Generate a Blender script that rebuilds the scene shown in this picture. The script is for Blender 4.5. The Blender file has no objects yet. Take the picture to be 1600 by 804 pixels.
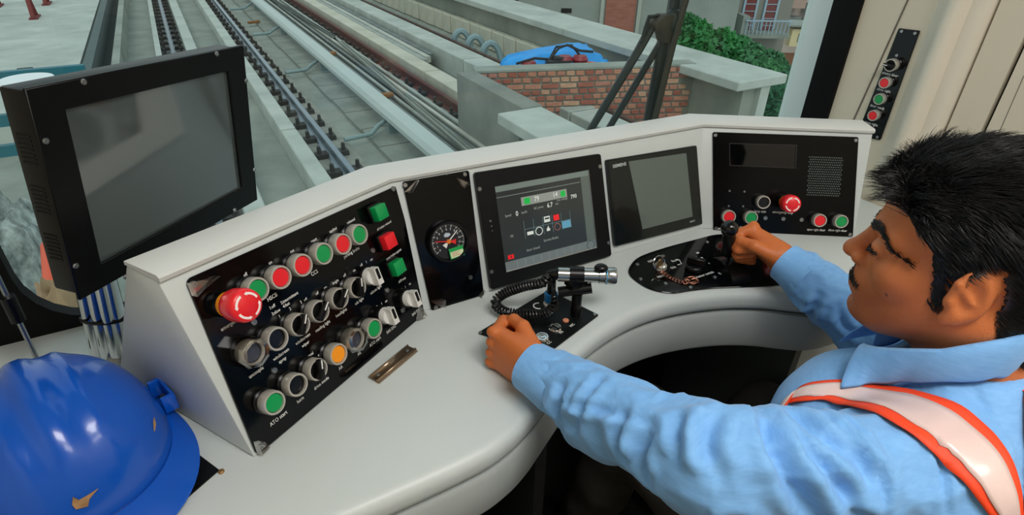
import bpy, bmesh, math, random
import numpy as np
from mathutils import Vector, Matrix, noise
from mathutils.bvhtree import BVHTree

random.seed(7)
rng = np.random.default_rng(7)
SC = bpy.context.scene
COL = SC.collection
PI = math.pi

# ------------------------------------------------------------------ camera
FPX = 900.0
CF = Vector((0.4231, 0.7393, -0.5239)).normalized()
CR = Vector((0.8723, -0.4887, 0.0149)); CR = (CR - CF * CR.dot(CF)).normalized()
CU = CR.cross(CF).normalized()
CC = Vector((0.0, 0.0, 1.37))
cam = bpy.data.cameras.new('camera'); cam_o = bpy.data.objects.new('camera', cam); COL.objects.link(cam_o)
cam.sensor_width = 36.0; cam.lens = FPX / 1600.0 * 36.0
cam.clip_start = 0.02; cam.clip_end = 500
cam_o.matrix_world = Matrix(((CR.x, CU.x, -CF.x, CC.x), (CR.y, CU.y, -CF.y, CC.y), (CR.z, CU.z, -CF.z, CC.z), (0, 0, 0, 1)))
SC.camera = cam_o

# ------------------------------------------------------------------ world, sun, added fill lights, exposure
w = bpy.data.worlds.new('overcast_sky'); SC.world = w; w.use_nodes = True
nt = w.node_tree; bg = nt.nodes['Background']
tc = nt.nodes.new('ShaderNodeTexCoord'); sep = nt.nodes.new('ShaderNodeSeparateXYZ')
ramp = nt.nodes.new('ShaderNodeValToRGB')
nt.links.new(tc.outputs['Generated'], sep.inputs[0]); nt.links.new(sep.outputs['Z'], ramp.inputs[0])
ramp.color_ramp.elements[0].color = (0.86, 0.93, 0.95, 1); ramp.color_ramp.elements[0].position = 0.0
ramp.color_ramp.elements[1].color = (0.72, 0.85, 0.95, 1); ramp.color_ramp.elements[1].position = 1.0
nt.links.new(ramp.outputs[0], bg.inputs[0]); bg.inputs[1].default_value = 0.85
sun = bpy.data.lights.new('hazy_sun', 'SUN'); sun.energy = 0.7; sun.angle = math.radians(25); sun.color = (1, 0.96, 0.9)
so = bpy.data.objects.new('hazy_sun', sun); COL.objects.link(so); so.rotation_euler = (math.radians(38), math.radians(-20), 0)
FILLS = [((0.35, -0.25, 2.19), 0.7, 0.4, 13.0), ((0.80, -0.85, 2.19), 0.7, 0.4, 6.0)]  # unseen ceiling lights added in place of bounced flash
for i, (p, sx, sy, e) in enumerate(FILLS):
    L = bpy.data.lights.new('cab_fill', 'AREA'); L.shape = 'RECTANGLE'; L.size = sx; L.size_y = sy; L.energy = e; L.color = (1, 0.99, 0.97)
    lo = bpy.data.objects.new('cab_fill', L); COL.objects.link(lo); lo.location = p
SC.view_settings.view_transform = 'Standard'; SC.view_settings.look = 'None'
SC.view_settings.exposure = 0.0; SC.view_settings.gamma = 1.0; SC.view_settings.use_curve_mapping = False
SC.cycles.use_denoising = True
SC.cycles.max_bounces = 8; SC.cycles.transparent_max_bounces = 12
SC.cycles.sample_clamp_indirect = 4.0

# ------------------------------------------------------------------ helpers
def ray(x, y): return CF + CR * ((x - 800) / FPX) + CU * ((402 - y) / FPX)
def at(x, y, d): return CC + ray(x, y) * d                       # a point at depth d
def onz(x, y, z):
    r = ray(x, y); return CC + r * ((z - CC.z) / r.z)
def onp(x, y, P, n):
    r = ray(x, y); return CC + r * ((P - CC).dot(n) / r.dot(n))
def lin(c):
    if isinstance(c, str):
        c = c.lstrip('#'); c = [int(c[i:i + 2], 16) / 255 for i in (0, 2, 4)]
    return tuple((v / 12.92 if v <= 0.04045 else ((v + 0.055) / 1.055) ** 2.4) for v in c)

MATS = {}
def mat(name, col, rough=0.5, metal=0.0, spec=0.5, var=0.0, vscale=8.0, bump=0.0, bscale=40.0, col2=None, coat=0.0,
        emit=None, estr=0.0, stretch=None, sheen=0.0, sub=0.0, trans=0.0, alpha=1.0, attr=None):
    if name in MATS: return MATS[name]
    m = bpy.data.materials.new(name); m.use_nodes = True; t = m.node_tree; b = t.nodes['Principled BSDF']
    c = lin(col)
    b.inputs['Base Color'].default_value = (*c, 1); b.inputs['Roughness'].default_value = rough
    b.inputs['Metallic'].default_value = metal; b.inputs['Specular IOR Level'].default_value = spec
    b.inputs['Coat Weight'].default_value = coat; b.inputs['Coat Roughness'].default_value = 0.08
    b.inputs['Sheen Weight'].default_value = sheen
    b.inputs['Transmission Weight'].default_value = trans; b.inputs['Alpha'].default_value = alpha
    if sub:
        b.inputs['Subsurface Weight'].default_value = sub; b.inputs['Subsurface Radius'].default_value = (0.01, 0.004, 0.002)
        b.inputs['Subsurface Scale'].default_value = 0.5
    if emit:
        b.inputs['Emission Color'].default_value = (*lin(emit), 1); b.inputs['Emission Strength'].default_value = estr
    co = t.nodes.new('ShaderNodeTexCoord'); mp = t.nodes.new('ShaderNodeMapping')
    t.links.new(co.outputs['Object'], mp.inputs[0])
    if stretch: mp.inputs['Scale'].default_value = stretch
    if var > 0 or col2:
        n = t.nodes.new('ShaderNodeTexNoise'); n.inputs['Scale'].default_value = vscale; n.inputs['Detail'].default_value = 6; n.inputs['Roughness'].default_value = 0.62
        t.links.new(mp.outputs[0], n.inputs['Vector'])
        r = t.nodes.new('ShaderNodeValToRGB'); r.color_ramp.elements[0].position = 0.32; r.color_ramp.elements[1].position = 0.68
        c2 = lin(col2) if col2 else tuple(max(0, v * (1 - var)) for v in c)
        r.color_ramp.elements[0].color = (*c2, 1); r.color_ramp.elements[1].color = (*c, 1)
        t.links.new(n.outputs['Fac'], r.inputs[0]); t.links.new(r.outputs[0], b.inputs['Base Color'])
    if attr:
        a = t.nodes.new('ShaderNodeVertexColor'); a.layer_name = attr; t.links.new(a.outputs[0], b.inputs['Base Color'])
    if bump > 0:
        n2 = t.nodes.new('ShaderNodeTexNoise'); n2.inputs['Scale'].default_value = bscale; n2.inputs['Detail'].default_value = 4
        t.links.new(mp.outputs[0], n2.inputs['Vector'])
        bp = t.nodes.new('ShaderNodeBump'); bp.inputs['Strength'].default_value = bump; bp.inputs['Distance'].default_value = 0.01
        t.links.new(n2.outputs['Fac'], bp.inputs['Height']); t.links.new(bp.outputs[0], b.inputs['Normal'])
    MATS[name] = m; return m

def glassmat(name, tint, refl=0.06, rough=0.0):
    if name in MATS: return MATS[name]
    m = bpy.data.materials.new(name); m.use_nodes = True; t = m.node_tree; t.nodes.clear()
    o = t.nodes.new('ShaderNodeOutputMaterial'); mx = t.nodes.new('ShaderNodeMixShader')
    tr = t.nodes.new('ShaderNodeBsdfTransparent'); gl = t.nodes.new('ShaderNodeBsdfGlossy'); lw = t.nodes.new('ShaderNodeLayerWeight')
    pw = t.nodes.new('ShaderNodeMath'); pw.operation = 'POWER'; pw.inputs[1].default_value = 5.0
    mul = t.nodes.new('ShaderNodeMath'); mul.operation = 'MULTIPLY_ADD'; mul.inputs[1].default_value = 0.6; mul.inputs[2].default_value = refl
    lw.inputs[0].default_value = 0.5
    tr.inputs[0].default_value = (*tint, 1); gl.inputs['Roughness'].default_value = rough
    t.links.new(lw.outputs['Facing'], pw.inputs[0]); t.links.new(pw.outputs[0], mul.inputs[0]); t.links.new(mul.outputs[0], mx.inputs[0])
    t.links.new(tr.outputs[0], mx.inputs[1]); t.links.new(gl.outputs[0], mx.inputs[2]); t.links.new(mx.outputs[0], o.inputs[0])
    MATS[name] = m; return m

def I4(): return Matrix.Identity(4)
def fr(o, u, v):
    u = Vector(u).normalized(); v = Vector(v); v = (v - u * v.dot(u)).normalized(); n = u.cross(v); o = Vector(o)
    return Matrix(((u.x, v.x, n.x, o.x), (u.y, v.y, n.y, o.y), (u.z, v.z, n.z, o.z), (0, 0, 0, 1)))
def rotz(a, o=(0, 0, 0)): return Matrix.Translation(o) @ Matrix.Rotation(a, 4, 'Z')

class MB:
    def __init__(s): s.v = []; s.f = []
    def add(s, vs, fs):
        k = len(s.v); s.v += [tuple(p) for p in vs]; s.f += [tuple(i + k for i in f) for f in fs]; return s
    def box(s, c, d, M=None):
        x, y, z = (q / 2 for q in d); c = Vector(c)
        vs = [Vector((a * x, b * y, e * z)) + c for e in (-1, 1) for a, b in ((-1, -1), (1, -1), (1, 1), (-1, 1))]
        if M: vs = [M @ q for q in vs]
        return s.add(vs, [(3, 2, 1, 0), (4, 5, 6, 7), (0, 1, 5, 4), (1, 2, 6, 5), (2, 3, 7, 6), (3, 0, 4, 7)])
    def b2(s, a, b, M=None):
        a = Vector(a); b = Vector(b); return s.box((a + b) / 2, [abs(q) for q in (b - a)], M)
    def prism(s, poly, z0, z1, M=None):
        n = len(poly); vs = [Vector((p[0], p[1], z0)) for p in poly] + [Vector((p[0], p[1], z1)) for p in poly]
        if M: vs = [M @ q for q in vs]
        ar = sum(poly[i][0] * poly[(i + 1) % n][1] - poly[(i + 1) % n][0] * poly[i][1] for i in range(n))
        fs = [tuple(range(n - 1, -1, -1)), tuple(range(n, 2 * n))] + [(i, (i + 1) % n, n + (i + 1) % n, n + i) for i in range(n)]
        if (ar < 0) != (z1 < z0): fs = [f[::-1] for f in fs]
        return s.add(vs, fs)
    def lathe(s, prof, n=24, M=None, cap=True):
        vs = []; fs = []; m = len(prof)
        for i in range(n):
            a = 2 * PI * i / n
            for r, z in prof: vs.append(Vector((r * math.cos(a), r * math.sin(a), z)))
        for i in range(n):
            j = (i + 1) % n
            for k in range(m - 1): fs.append((i * m + k, j * m + k, j * m + k + 1, i * m + k + 1))
        if cap:
            if prof[-1][0] > 1e-5: fs.append(tuple(i * m + m - 1 for i in range(n)))
            if prof[0][0] > 1e-5: fs.append(tuple(i * m for i in range(n - 1, -1, -1)))
        if M: vs = [M @ q for q in vs]
        return s.add(vs, fs)
    def cyl(s, a, b, r, r2=None, n=16):
        a = Vector(a); b = Vector(b); d = b - a; L = d.length
        M = Matrix.Translation(a) @ d.to_track_quat('Z', 'Y').to_matrix().to_4x4()
        return s.lathe([(r, 0), (r if r2 is None else r2, L)], n, M)
    def tube(s, path, r, n=8, close=False):
        P = [Vector(p) for p in path]; m = len(P); vs = []; fs = []; up = None
        for i in range(m):
            t = (P[(i + 1) % m] - P[i - 1]) if close else (P[min(i + 1, m - 1)] - P[max(i - 1, 0)])
            t.normalize()
            if up is None: up = Vector((0, 0, 1)) if abs(t.z) < 0.9 else Vector((1, 0, 0))
            a = (up - t * up.dot(t)).normalized(); b = t.cross(a); up = a
            rr = r[i] if isinstance(r, (list, tuple)) else r
            for k in range(n):
                g = 2 * PI * k / n; vs.append(P[i] + (a * math.cos(g) + b * math.sin(g)) * rr)
        for i in range(m if close else m - 1):
            j = (i + 1) % m
            for k in range(n):
                l = (k + 1) % n; fs.append((i * n + k, i * n + l, j * n + l, j * n + k))
        if not close: fs += [tuple(range(n - 1, -1, -1)), tuple((m - 1) * n + k for k in range(n))]
        return s.add(vs, fs)
    def ball(s, c, r, n=16, M=None):
        if not isinstance(r, (list, tuple)): r = (r, r, r)
        T = Matrix.Translation(c) @ Matrix.Diagonal((*r, 1))
        if M: T = M @ T
        return s.lathe([(math.sin(PI * i / (n // 2)) if 0 < i < n // 2 else 0.0, -math.cos(PI * i / (n // 2))) for i in range(n // 2 + 1)], n, T, cap=False)
    def sweep(s, prof, path, closed_prof=True):
        """prof: list of (offset to the right of travel in XY, z); path: list of 2-D points."""
        P = [Vector((p[0], p[1])) for p in path]; m = len(P); n = len(prof); vs = []; fs = []
        for i in range(m):
            d0 = (P[i] - P[i - 1]).normalized() if i > 0 else None; d1 = (P[i + 1] - P[i]).normalized() if i < m - 1 else None
            if d0 is None: nn = Vector((d1.y, -d1.x))
            elif d1 is None: nn = Vector((d0.y, -d0.x))
            else:
                a = Vector((d0.y, -d0.x)); b = Vector((d1.y, -d1.x)); q = (a + b).normalized(); nn = q / max(0.3, q.dot(a))
            for o, z in prof: vs.append((P[i].x + nn.x * o, P[i].y + nn.y * o, z))
        for i in range(m - 1):
            for k in range(n if closed_prof else n - 1):
                l = (k + 1) % n; fs.append((i * n + k, (i + 1) * n + k, (i + 1) * n + l, i * n + l))
        if closed_prof: fs += [tuple(range(n)), tuple((m - 1) * n + k for k in range(n - 1, -1, -1))]
        return s.add(vs, fs)
    def mesh(s, name, smooth=True, ang=40, bevel=0.0, seg=2, fix=True):
        me = bpy.data.meshes.new(name); me.from_pydata(s.v, [], s.f); me.update()
        bm = bmesh.new(); bm.from_mesh(me)
        if fix: bmesh.ops.remove_doubles(bm, verts=bm.verts, dist=1e-6); bmesh.ops.recalc_face_normals(bm, faces=bm.faces)
        if bevel > 0:
            ed = [e for e in bm.edges if len(e.link_faces) == 2 and e.calc_face_angle(0) > math.radians(30)]
            bmesh.ops.bevel(bm, geom=ed, offset=bevel, segments=seg, affect='EDGES', profile=0.5, clamp_overlap=True)
        bm.to_mesh(me); bm.free()
        if smooth:
            me.polygons.foreach_set('use_smooth', [True] * len(me.polygons)); me.set_sharp_from_angle(angle=math.radians(ang))
        return me
    def build(s, name, m, parent=None, M=None, **k):
        return ob(name, s.mesh(name, **k), m, parent, M)

def ob(name, me, m=None, parent=None, M=None):
    o = bpy.data.objects.new(name, me); COL.objects.link(o)
    if m is not None and len(me.materials) == 0: me.materials.append(m)
    if parent: o.parent = parent
    if M is not None: o.matrix_basis = M if isinstance(M, Matrix) else Matrix.Translation(M)
    return o
def thing(name, label, cat, M=None, group=None):
    o = bpy.data.objects.new(name, None); COL.objects.link(o); o.empty_display_size = 0.05
    o['label'] = label; o['category'] = cat
    if group: o['group'] = group
    if M is not None: o.matrix_basis = M if isinstance(M, Matrix) else Matrix.Translation(M)
    return o
def tag(o, label, cat, group=None):
    o['label'] = label; o['category'] = cat
    if group: o['group'] = group
    return o
def struct(o, label=None):
    o['kind'] = 'structure'
    if label: o['label'] = label
    return o
def lab(o, l): o['label'] = l; return o
FONTCACHE = {}
def text(parent, s, u, v, size, m, n=0.0006, rot=0.0, sx=0.85, name='lettering', M=None):
    key = (s, name)
    if key not in FONTCACHE:
        c = bpy.data.curves.new('lettering', 'FONT'); c.body = s; c.size = 1.0; c.align_x = 'CENTER'; c.align_y = 'CENTER'; c.resolution_u = 2
        c.offset = 0.012
        t = bpy.data.objects.new('tmp', c); COL.objects.link(t)
        bpy.context.view_layer.update()
        me = bpy.data.meshes.new_from_object(t.evaluated_get(bpy.context.evaluated_depsgraph_get()))
        bpy.data.objects.remove(t); bpy.data.curves.remove(c); me.name = name
        FONTCACHE[key] = me
    me = FONTCACHE[key]
    if len(me.materials) == 0: me.materials.append(m)
    elif me.materials[0] != m: me = me.copy(); me.materials.clear(); me.materials.append(m)
    T = Matrix.Translation((u, v, n)) @ Matrix.Rotation(rot, 4, 'Z') @ Matrix.Diagonal((size * sx, size, size, 1))
    return ob(name, me, m, parent, (M @ T) if M is not None else T)
def catmull(pts, n=8, close=False):
    P = [Vector(p) for p in pts]; m = len(P); out = []
    for i in range(m if close else m - 1):
        g = lambda k: P[k % m] if close else P[min(max(k, 0), m - 1)]
        a, b, c, d = g(i - 1), g(i), g(i + 1), g(i + 2)
        for j in range(n):
            t = j / n
            out.append(0.5 * ((2 * b) + (c - a) * t + (2 * a - 5 * b + 4 * c - d) * t * t + (3 * b - a - 3 * c + d) * t ** 3))
    if not close: out.append(P[-1])
    return out

# ------------------------------------------------------------------ shared materials
M_white = mat('console_paint', '#ccd3d1', 0.42, var=0.04, vscale=3, bump=0.02, bscale=400)
M_desk = mat('desk_paint', '#cbd2d0', 0.40, var=0.05, vscale=4, bump=0.03, bscale=500)
M_fascia = mat('fascia_grey', '#b4bab8', 0.45, var=0.05)
M_black = mat('black_gloss_panel', '#050608', 0.10, spec=0.28)
M_blackm = mat('black_matt', '#0a0b0c', 0.45, spec=0.25, bump=0.05, bscale=300)
M_blackp = mat('black_plastic', '#080809', 0.3, spec=0.35)
M_chrome = mat('satin_chrome', '#cbc6bb', 0.38, 0.45)
M_chrome2 = mat('polished_chrome', '#d8dcdc', 0.10, 1.0)
M_steel = mat('steel', '#a9abab', 0.3, 1.0, bump=0.02)
M_red = mat('red_cap', '#f01f2a', 0.35, coat=0.2)
M_green = mat('green_cap', '#059a50', 0.35, coat=0.2)
M_orange = mat('orange_cap', '#fb9a1c', 0.35)
M_ink = mat('white_print', '#e6e6e2', 0.6)
M_wht = mat('white_plastic', '#dcdbd6', 0.4)
M_beige = mat('cab_wall_beige', '#dbd1bc', 0.5, var=0.04, vscale=2)
M_conc = mat('concrete', '#9ba197', 0.9, col2='#7f867d', vscale=1.3, bump=0.3, bscale=30)
M_concl = mat('concrete_light', '#bfc5bc', 0.9, col2='#a3aaa1', vscale=1.6, bump=0.25, bscale=30)
M_concd = mat('concrete_dark', '#6f746c', 0.92, col2='#5a6058', vscale=1.8, bump=0.3, bscale=25)
M_rail = mat('rail_steel', '#6d7880', 0.35, 0.7, var=0.2)
M_rust = mat('rusty_rail', '#6a3a30', 0.8, col2='#4b3029', vscale=5, bump=0.2)
M_clip = mat('rail_clip', '#2c2f2e', 0.7, col2='#3b3833', vscale=20)
# ================================================================== THE CAB SHELL
XW = 1.32
struct(MB().b2((-0.65, -1.3, -0.06), (XW, 1.0, 0.0)).build('floor', mat('cab_floor', '#2a2b2d', 0.7, var=0.2, bump=0.1), smooth=False))
struct(MB().b2((-0.65, -1.3, 2.25), (1.5, 1.05, 2.30)).build('ceiling', mat('cab_ceiling', '#dcd9d2', 0.6, var=0.03), smooth=False))
struct(MB().b2((-0.65, -1.36, 0.0), (XW, -1.3, 2.25)).build('wall_back', mat('cab_back', '#b9afa1', 0.6, var=0.05), smooth=False))
struct(MB().b2((-0.71, -1.3, 0.0), (-0.65, 1.0, 2.25)).build('wall_left', M_beige, smooth=False))
# front wall under and around the windscreen
fw = MB()
fw.b2((-0.65, 0.962, 0.0), (1.46, 1.0, 0.79)); fw.b2((-0.65, 0.962, 0.79), (-0.30, 1.0, 2.25)); fw.b2((-0.30, 0.962, 2.05), (1.46, 1.0, 2.25))
struct(fw.build('wall_front', M_white, smooth=False))
# windscreen: pane, rubber gasket
win = struct(thing('window_1', 'clear cab windscreen with black rubber gasket looking out onto the tracks', 'window')); del win['category']
MB().b2((-0.295, 0.972, 0.785), (1.455, 0.978, 2.06)).build('pane', glassmat('windscreen_glass', (0.94, 0.985, 0.968), 0.02), win, smooth=False)
def rrect(x0, y0, x1, y1, r, n=6):
    out = []
    for cx, cy, a in ((x1 - r, y0 + r, -90), (x1 - r, y1 - r, 0), (x0 + r, y1 - r, 90), (x0 + r, y0 + r, 180)):
        for i in range(n + 1):
            g = math.radians(a + 90 * i / n); out.append((cx + r * math.cos(g), cy + r * math.sin(g)))
    return out
def ring(outer, inner, z0, z1, M=None):
    b = MB(); n = len(outer); vs = []
    for P, z in ((outer, z0), (inner, z0), (inner, z1), (outer, z1)): vs += [Vector((p[0], p[1], z)) for p in P]
    if M: vs = [M @ q for q in vs]
    fs = []
    for k in range(4):
        for i in range(n):
            j = (i + 1) % n; l = (k + 1) % 4; fs.append((k * n + i, k * n + j, l * n + j, l * n + i))
    return b.add(vs, fs)
Mw = fr((0, 0.962, 0), (1, 0, 0), (0, 0, 1))
ring(rrect(-0.34, 0.74, 1.47, 2.1, 0.03), rrect(-0.282, 0.812, 1.44, 2.05, 0.09), 0.0, 0.022, Mw).build('gasket', mat('rubber', '#060607', 0.6, spec=0.2), win)
# right wall, its pillar moulding, seams
yw = lambda x, y: onp(x, y, Vector((XW, 0, 0)), Vector((1, 0, 0))).y
y0, y1, y2, y3, y4, y5 = 0.80, yw(1466, 0), yw(1500, 0), yw(1528, 0), yw(1560, 0), yw(1600, 60)
def wallstrip(pl, z0=0.0, z1=2.25, th=0.04):
    poly = [(XW + p[0], p[1]) for p in pl] + [(XW + th, pl[-1][1]), (XW + th, pl[0][1])]
    return MB().prism(poly, z0, z1)
wr = thing('wall_right', 'beige cab side wall with a rounded vertical pillar moulding and dark seams', 'wall'); del wr['category']; struct(wr)
wallstrip([(0, y0), (0, y1)]).build('wall_panel', M_beige, wr, smooth=False)
dy = (y1 - y4)
prof = [(0, y1), (-0.004, y1 - 0.08 * dy), (-0.03, y1 - 0.30 * dy), (-0.042, y1 - 0.40 * dy), (-0.046, y1 - 0.52 * dy), (-0.040, y1 - 0.63 * dy), (-0.022, y1 - 0.70 * dy), (-0.022, y1 - 0.84 * dy), (-0.012, y4)]
wallstrip(prof, z0=0.86).build('pillar_moulding', mat('moulding_beige', '#e2dac8', 0.4, var=0.03), wr, ang=60)
wallstrip([(0.0, y1), (0.0, y4)], z1=0.86).build('wall_panel', M_beige, wr, smooth=False)
wallstrip([(0.012, y4), (0.012, y4 - 0.006)]).build('seam', MATS['rubber'], wr, smooth=False)
wallstrip([(-0.004, y4 - 0.006), (-0.004, y5)]).build('wall_panel', M_beige, wr, smooth=False)
wallstrip([(0.012, y5), (0.012, y5 - 0.008)]).build('seam', MATS['rubber'], wr, smooth=False)
wallstrip([(-0.004, y5 - 0.008), (-0.004, -1.3)]).build('wall_panel', M_beige, wr, smooth=False)
a = onp(1419, 0, Vector((XW, 0, 0)), Vector((1, 0, 0))); b_ = onp(1327, 203, Vector((XW, 0, 0)), Vector((1, 0, 0)))
d_ = (a - b_); 
MB().tube([b_ - d_ * 0.5 + Vector((-0.001, 0, 0)), a + d_ * 2 + Vector((-0.001, 0, 0))], 0.0016, 6).build('seam', mat('seam_grey', '#6a6258', 0.7), wr)
MB().tube([onp(1600, 118, Vector((XW - 0.004, 0, 0)), Vector((1, 0, 0))), onp(1548, 237, Vector((XW - 0.004, 0, 0)), Vector((1, 0, 0)))], 0.0007, 6).build('seam', MATS['seam_grey'], wr)
p = onp(1541, 233, Vector((XW - 0.006, 0, 0)), Vector((1, 0, 0)))
MB().lathe([(0.004, 0), (0.004, 0.002), (0.003, 0.003)], 12, fr(p, (0, -1, 0), (0, 0, 1))).build('screw', M_steel, wr)
struct(MB().prism([(1.32, 0.866), (1.44, 0.955), (1.47, 0.99), (1.40, 0.99), (1.36, 0.83), (1.32, 0.83)], 0.7, 2.25).build('trim_1', mat('pillar_white', '#dfe8e6', 0.4), smooth=False), 'white windscreen corner pillar')
struct(MB().b2((1.308, 0.80, 0.7), (1.326, 0.866, 2.25)).build('trim_2', MATS['rubber'], bevel=0.004), 'black rubber strip along the windscreen pillar')
for (lp, sx, sy, e) in FILLS:  # made-up glowing fixtures, out of view, housing the added fill lights
    t = thing('ceiling_fill', 'flat unseen ceiling panel added to light the cab, ' + ('the one nearer the windscreen' if lp[1] > -0.5 else 'the one nearer the back wall'), 'lamp', (lp[0], lp[1], 2.25), 'added ceiling lights')
    ring(rrect(-sx / 2 - 0.03, -sy / 2 - 0.03, sx / 2 + 0.03, sy / 2 + 0.03, 0.02), rrect(-sx / 2, -sy / 2, sx / 2, sy / 2, 0.01), -0.05, 0).build('frame', M_wht, t)
    MB().b2((-sx / 2, -sy / 2, -0.03), (sx / 2, sy / 2, -0.02)).build('diffuser', mat('fill_diffuser', '#ffffff', 0.5, emit='#fff4e4', estr=2.0), t, smooth=False)

# ================================================================== OUTSIDE: VIADUCT DECK AND TRACKS
ZR = -1.20; ZD = -1.42
struct(MB().b2((-7, 2, ZD - 0.3), (6.3, 70, ZD)).build('track_bed', M_conc, smooth=False), 'concrete viaduct deck between the parapets')
def seglist(y0, y1, L, gap=0.02):
    out = []; y = y0
    while y < y1: out.append((y, min(y + L, y1) - gap)); y += L
    return out
def plinth(name, label, x0, x1, z0, z1, ya, yb, L, m, off=0.0):
    r = struct(thing(name, label, 'plinth')); del r['category']
    sh = MB().b2((x0, 0, z0), (x1, L - 0.05, z1)).mesh('concrete_block', smooth=False, bevel=0.012, seg=1)
    y = ya - off
    while y < yb:
        ob('concrete_block', sh, m, r, (0, y, 0)); y += L
    return r
plinth('plinth_guard', 'low concrete guard plinth beside the near running rail', 0.93, 1.12, ZD, -1.14, 1.7, 60, 3.0, M_concl, off=0.05 + 0.0)
plinth('plinth_middle', 'narrow white concrete plinth beside the far left rail', 0.20, 0.40, ZD, -1.16, 4, 60, 3.0, M_concl)
plinth('plinth_red_rail', 'pale concrete plinth behind the rust red rail', 3.62, 3.92, ZD, -1.10, 3.1, 60, 3.2, mat('concrete_beige', '#c9c6b4', 0.9, col2='#b3b19f', vscale=2, bump=0.2))
plinth('plinth_far', 'wide concrete plinth in front of the parapet wall', 4.45, 4.90, ZD, -1.02, 3.2, 60, 3.4, M_concl, off=0.3)
struct(MB().b2((-0.24, 3, ZD), (0.2, 60, -1.36)).build('rail_bed', mat('rail_bed_dark', '#77796f', 0.95, col2='#5b5d55', vscale=6, bump=0.4), smooth=False), 'dark strip under the left running rail')
struct(MB().b2((-0.34, 3, ZD), (-0.24, 60, -1.26)).build('kerb_strip', M_concl, smooth=False), 'narrow kerb left of the rail')
struct(MB().b2((1.12, 3, ZD), (1.70, 60, -1.36)).build('rail_bed', mat('rail_bed_grey', '#9a9c90', 0.95, col2='#7d8077', vscale=5, bump=0.4), smooth=False), 'concrete strip under the near running rail')
struct(MB().b2((3.30, 3, ZD), (3.62, 60, -1.33)).build('rail_bed', MATS['rail_bed_grey'], smooth=False), 'concrete strip under the rust red rail')
# rough edges of the second pour, each a slab of its own
slab_m = MB().b2((0, 0, 0), (1, 1, 1)).mesh('pour_slab', smooth=False)
sl = struct(thing('track_slab', 'broken-edged concrete slabs between the rails', 'slab')); del sl['category']
y = 3.0; k = 0
while y < 40:
    L = 0.75 + 0.2 * random.random(); wdt = 0.44 + 0.05 * random.random()
    o = ob('concrete_slab', slab_m, M_concl if k % 3 else M_conc, sl, Matrix.Translation((2.14 - wdt / 2 + 0.1, y, ZD)) @ Matrix.Diagonal((wdt, L - 0.03, 0.06, 1)))
    y += L; k += 1
y = 3.2
while y < 30:
    ob('concrete_slab', slab_m, M_concl, sl, Matrix.Translation((2.62, y, ZD)) @ Matrix.Diagonal((0.55, 2.2, 0.035, 1))); y += 2.4

RAILP = [(-0.07, 0), (0.07, 0), (0.07, 0.012), (0.012, 0.028), (0.010, 0.115), (0.034, 0.128), (0.035, 0.158), (0.028, 0.168), (-0.028, 0.168), (-0.035, 0.158), (-0.034, 0.128), (-0.010, 0.115), (-0.012, 0.028), (-0.07, 0.012)]
clipm = MB().box((0, 0, 0.02), (0.12, 0.09, 0.04)).cyl((0.02, 0, 0.04), (0.02, 0, 0.10), 0.022, 0.018, 6).mesh('rail_clip', smooth=False)
for v_ in clipm.vertices: v_.co = Vector((v_.co.x * 1.25, v_.co.y * 1.6, v_.co.z * 1.5))
def rail_mesh(L): 
    b = MB(); n = len(RAILP); vs = [(x, 0, z) for x, z in RAILP] + [(x, L, z) for x, z in RAILP]
    return b.add(vs, [tuple(range(n)), tuple(range(2 * n - 1, n - 1, -1))] + [(i, n + i, n + (i + 1) % n, (i + 1) % n) for i in range(n)]).mesh('rail', ang=30)
def running_rail(x, label, m, zb, clips=(-1, 1), y0=3.0, yc=22, step=0.62):
    t = thing('running_rail', label, 'rail', (x, y0, zb))
    ob('rail_bar', rail_mesh(60), m, t)
    y = 0.3
    while y + y0 < yc:
        for s in clips: ob('rail_clip', clipm, M_clip, t, Matrix.Translation((s * 0.125, y, 0)) @ Matrix.Diagonal((s, 1, 1, 1)))
        y += step
    return t
M_railtop = mat('rail_blue_steel', '#7f8e98', 0.3, 0.6, var=0.15)
running_rail(-0.03, 'grey running rail on the left with dark fastenings, beyond the tall monitor', M_rail, -1.36, yc=26)
running_rail(1.40, 'blue-grey running rail with dark clips beside the white guard plinth', M_railtop, -1.36, yc=26)
running_rail(3.46, 'rust red running rail with a row of dark clips', M_rust, -1.33, clips=(-1,), yc=26)
running_rail(5.06, 'brown running rail closest to the parapet wall', mat('brown_rail', '#5b463c', 0.8, col2='#463730', vscale=4), -1.22, clips=(), yc=20)
# conductor rail under its white cover, on brackets
t = thing('conductor_rail', 'long white covered conductor rail on grey brackets', 'rail', (2.36, 3, 0))
bm = MB().prism([(-0.13, -1.12), (-0.13, -1.06), (-0.09, -1.0), (0.09, -1.0), (0.13, -1.06), (0.13, -1.12), (0.09, -1.12), (0.09, -1.05), (-0.09, -1.05), (-0.09, -1.12)], 0, 60, Matrix(((1, 0, 0, 0), (0, 0, 1, 0), (0, 1, 0, 0), (0, 0, 0, 1)))).build('cover', mat('cover_white', '#b9c4be', 0.55, var=0.06, vscale=1), t, smooth=False)
MB().b2((-0.04, 0, -1.2), (0.04, 60, -1.08)).build('conductor_bar', M_rail, t, smooth=False)
for y in (1.2, 4.35, 8.2, 12.0, 16.0):
    b = MB().tube([(-0.72, y - 0.05, -1.28), (-0.35, y + 0.0, -1.28), (-0.2, y + 0.12, -1.22), (-0.05, y + 0.16, -1.16)], 0.03, 8).box((-0.0, y + 0.16, -1.27), (0.12, 0.1, 0.3))
    b.build('bracket', mat('bracket_teal', '#8aa09f', 0.5, 0.3), t)
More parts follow.
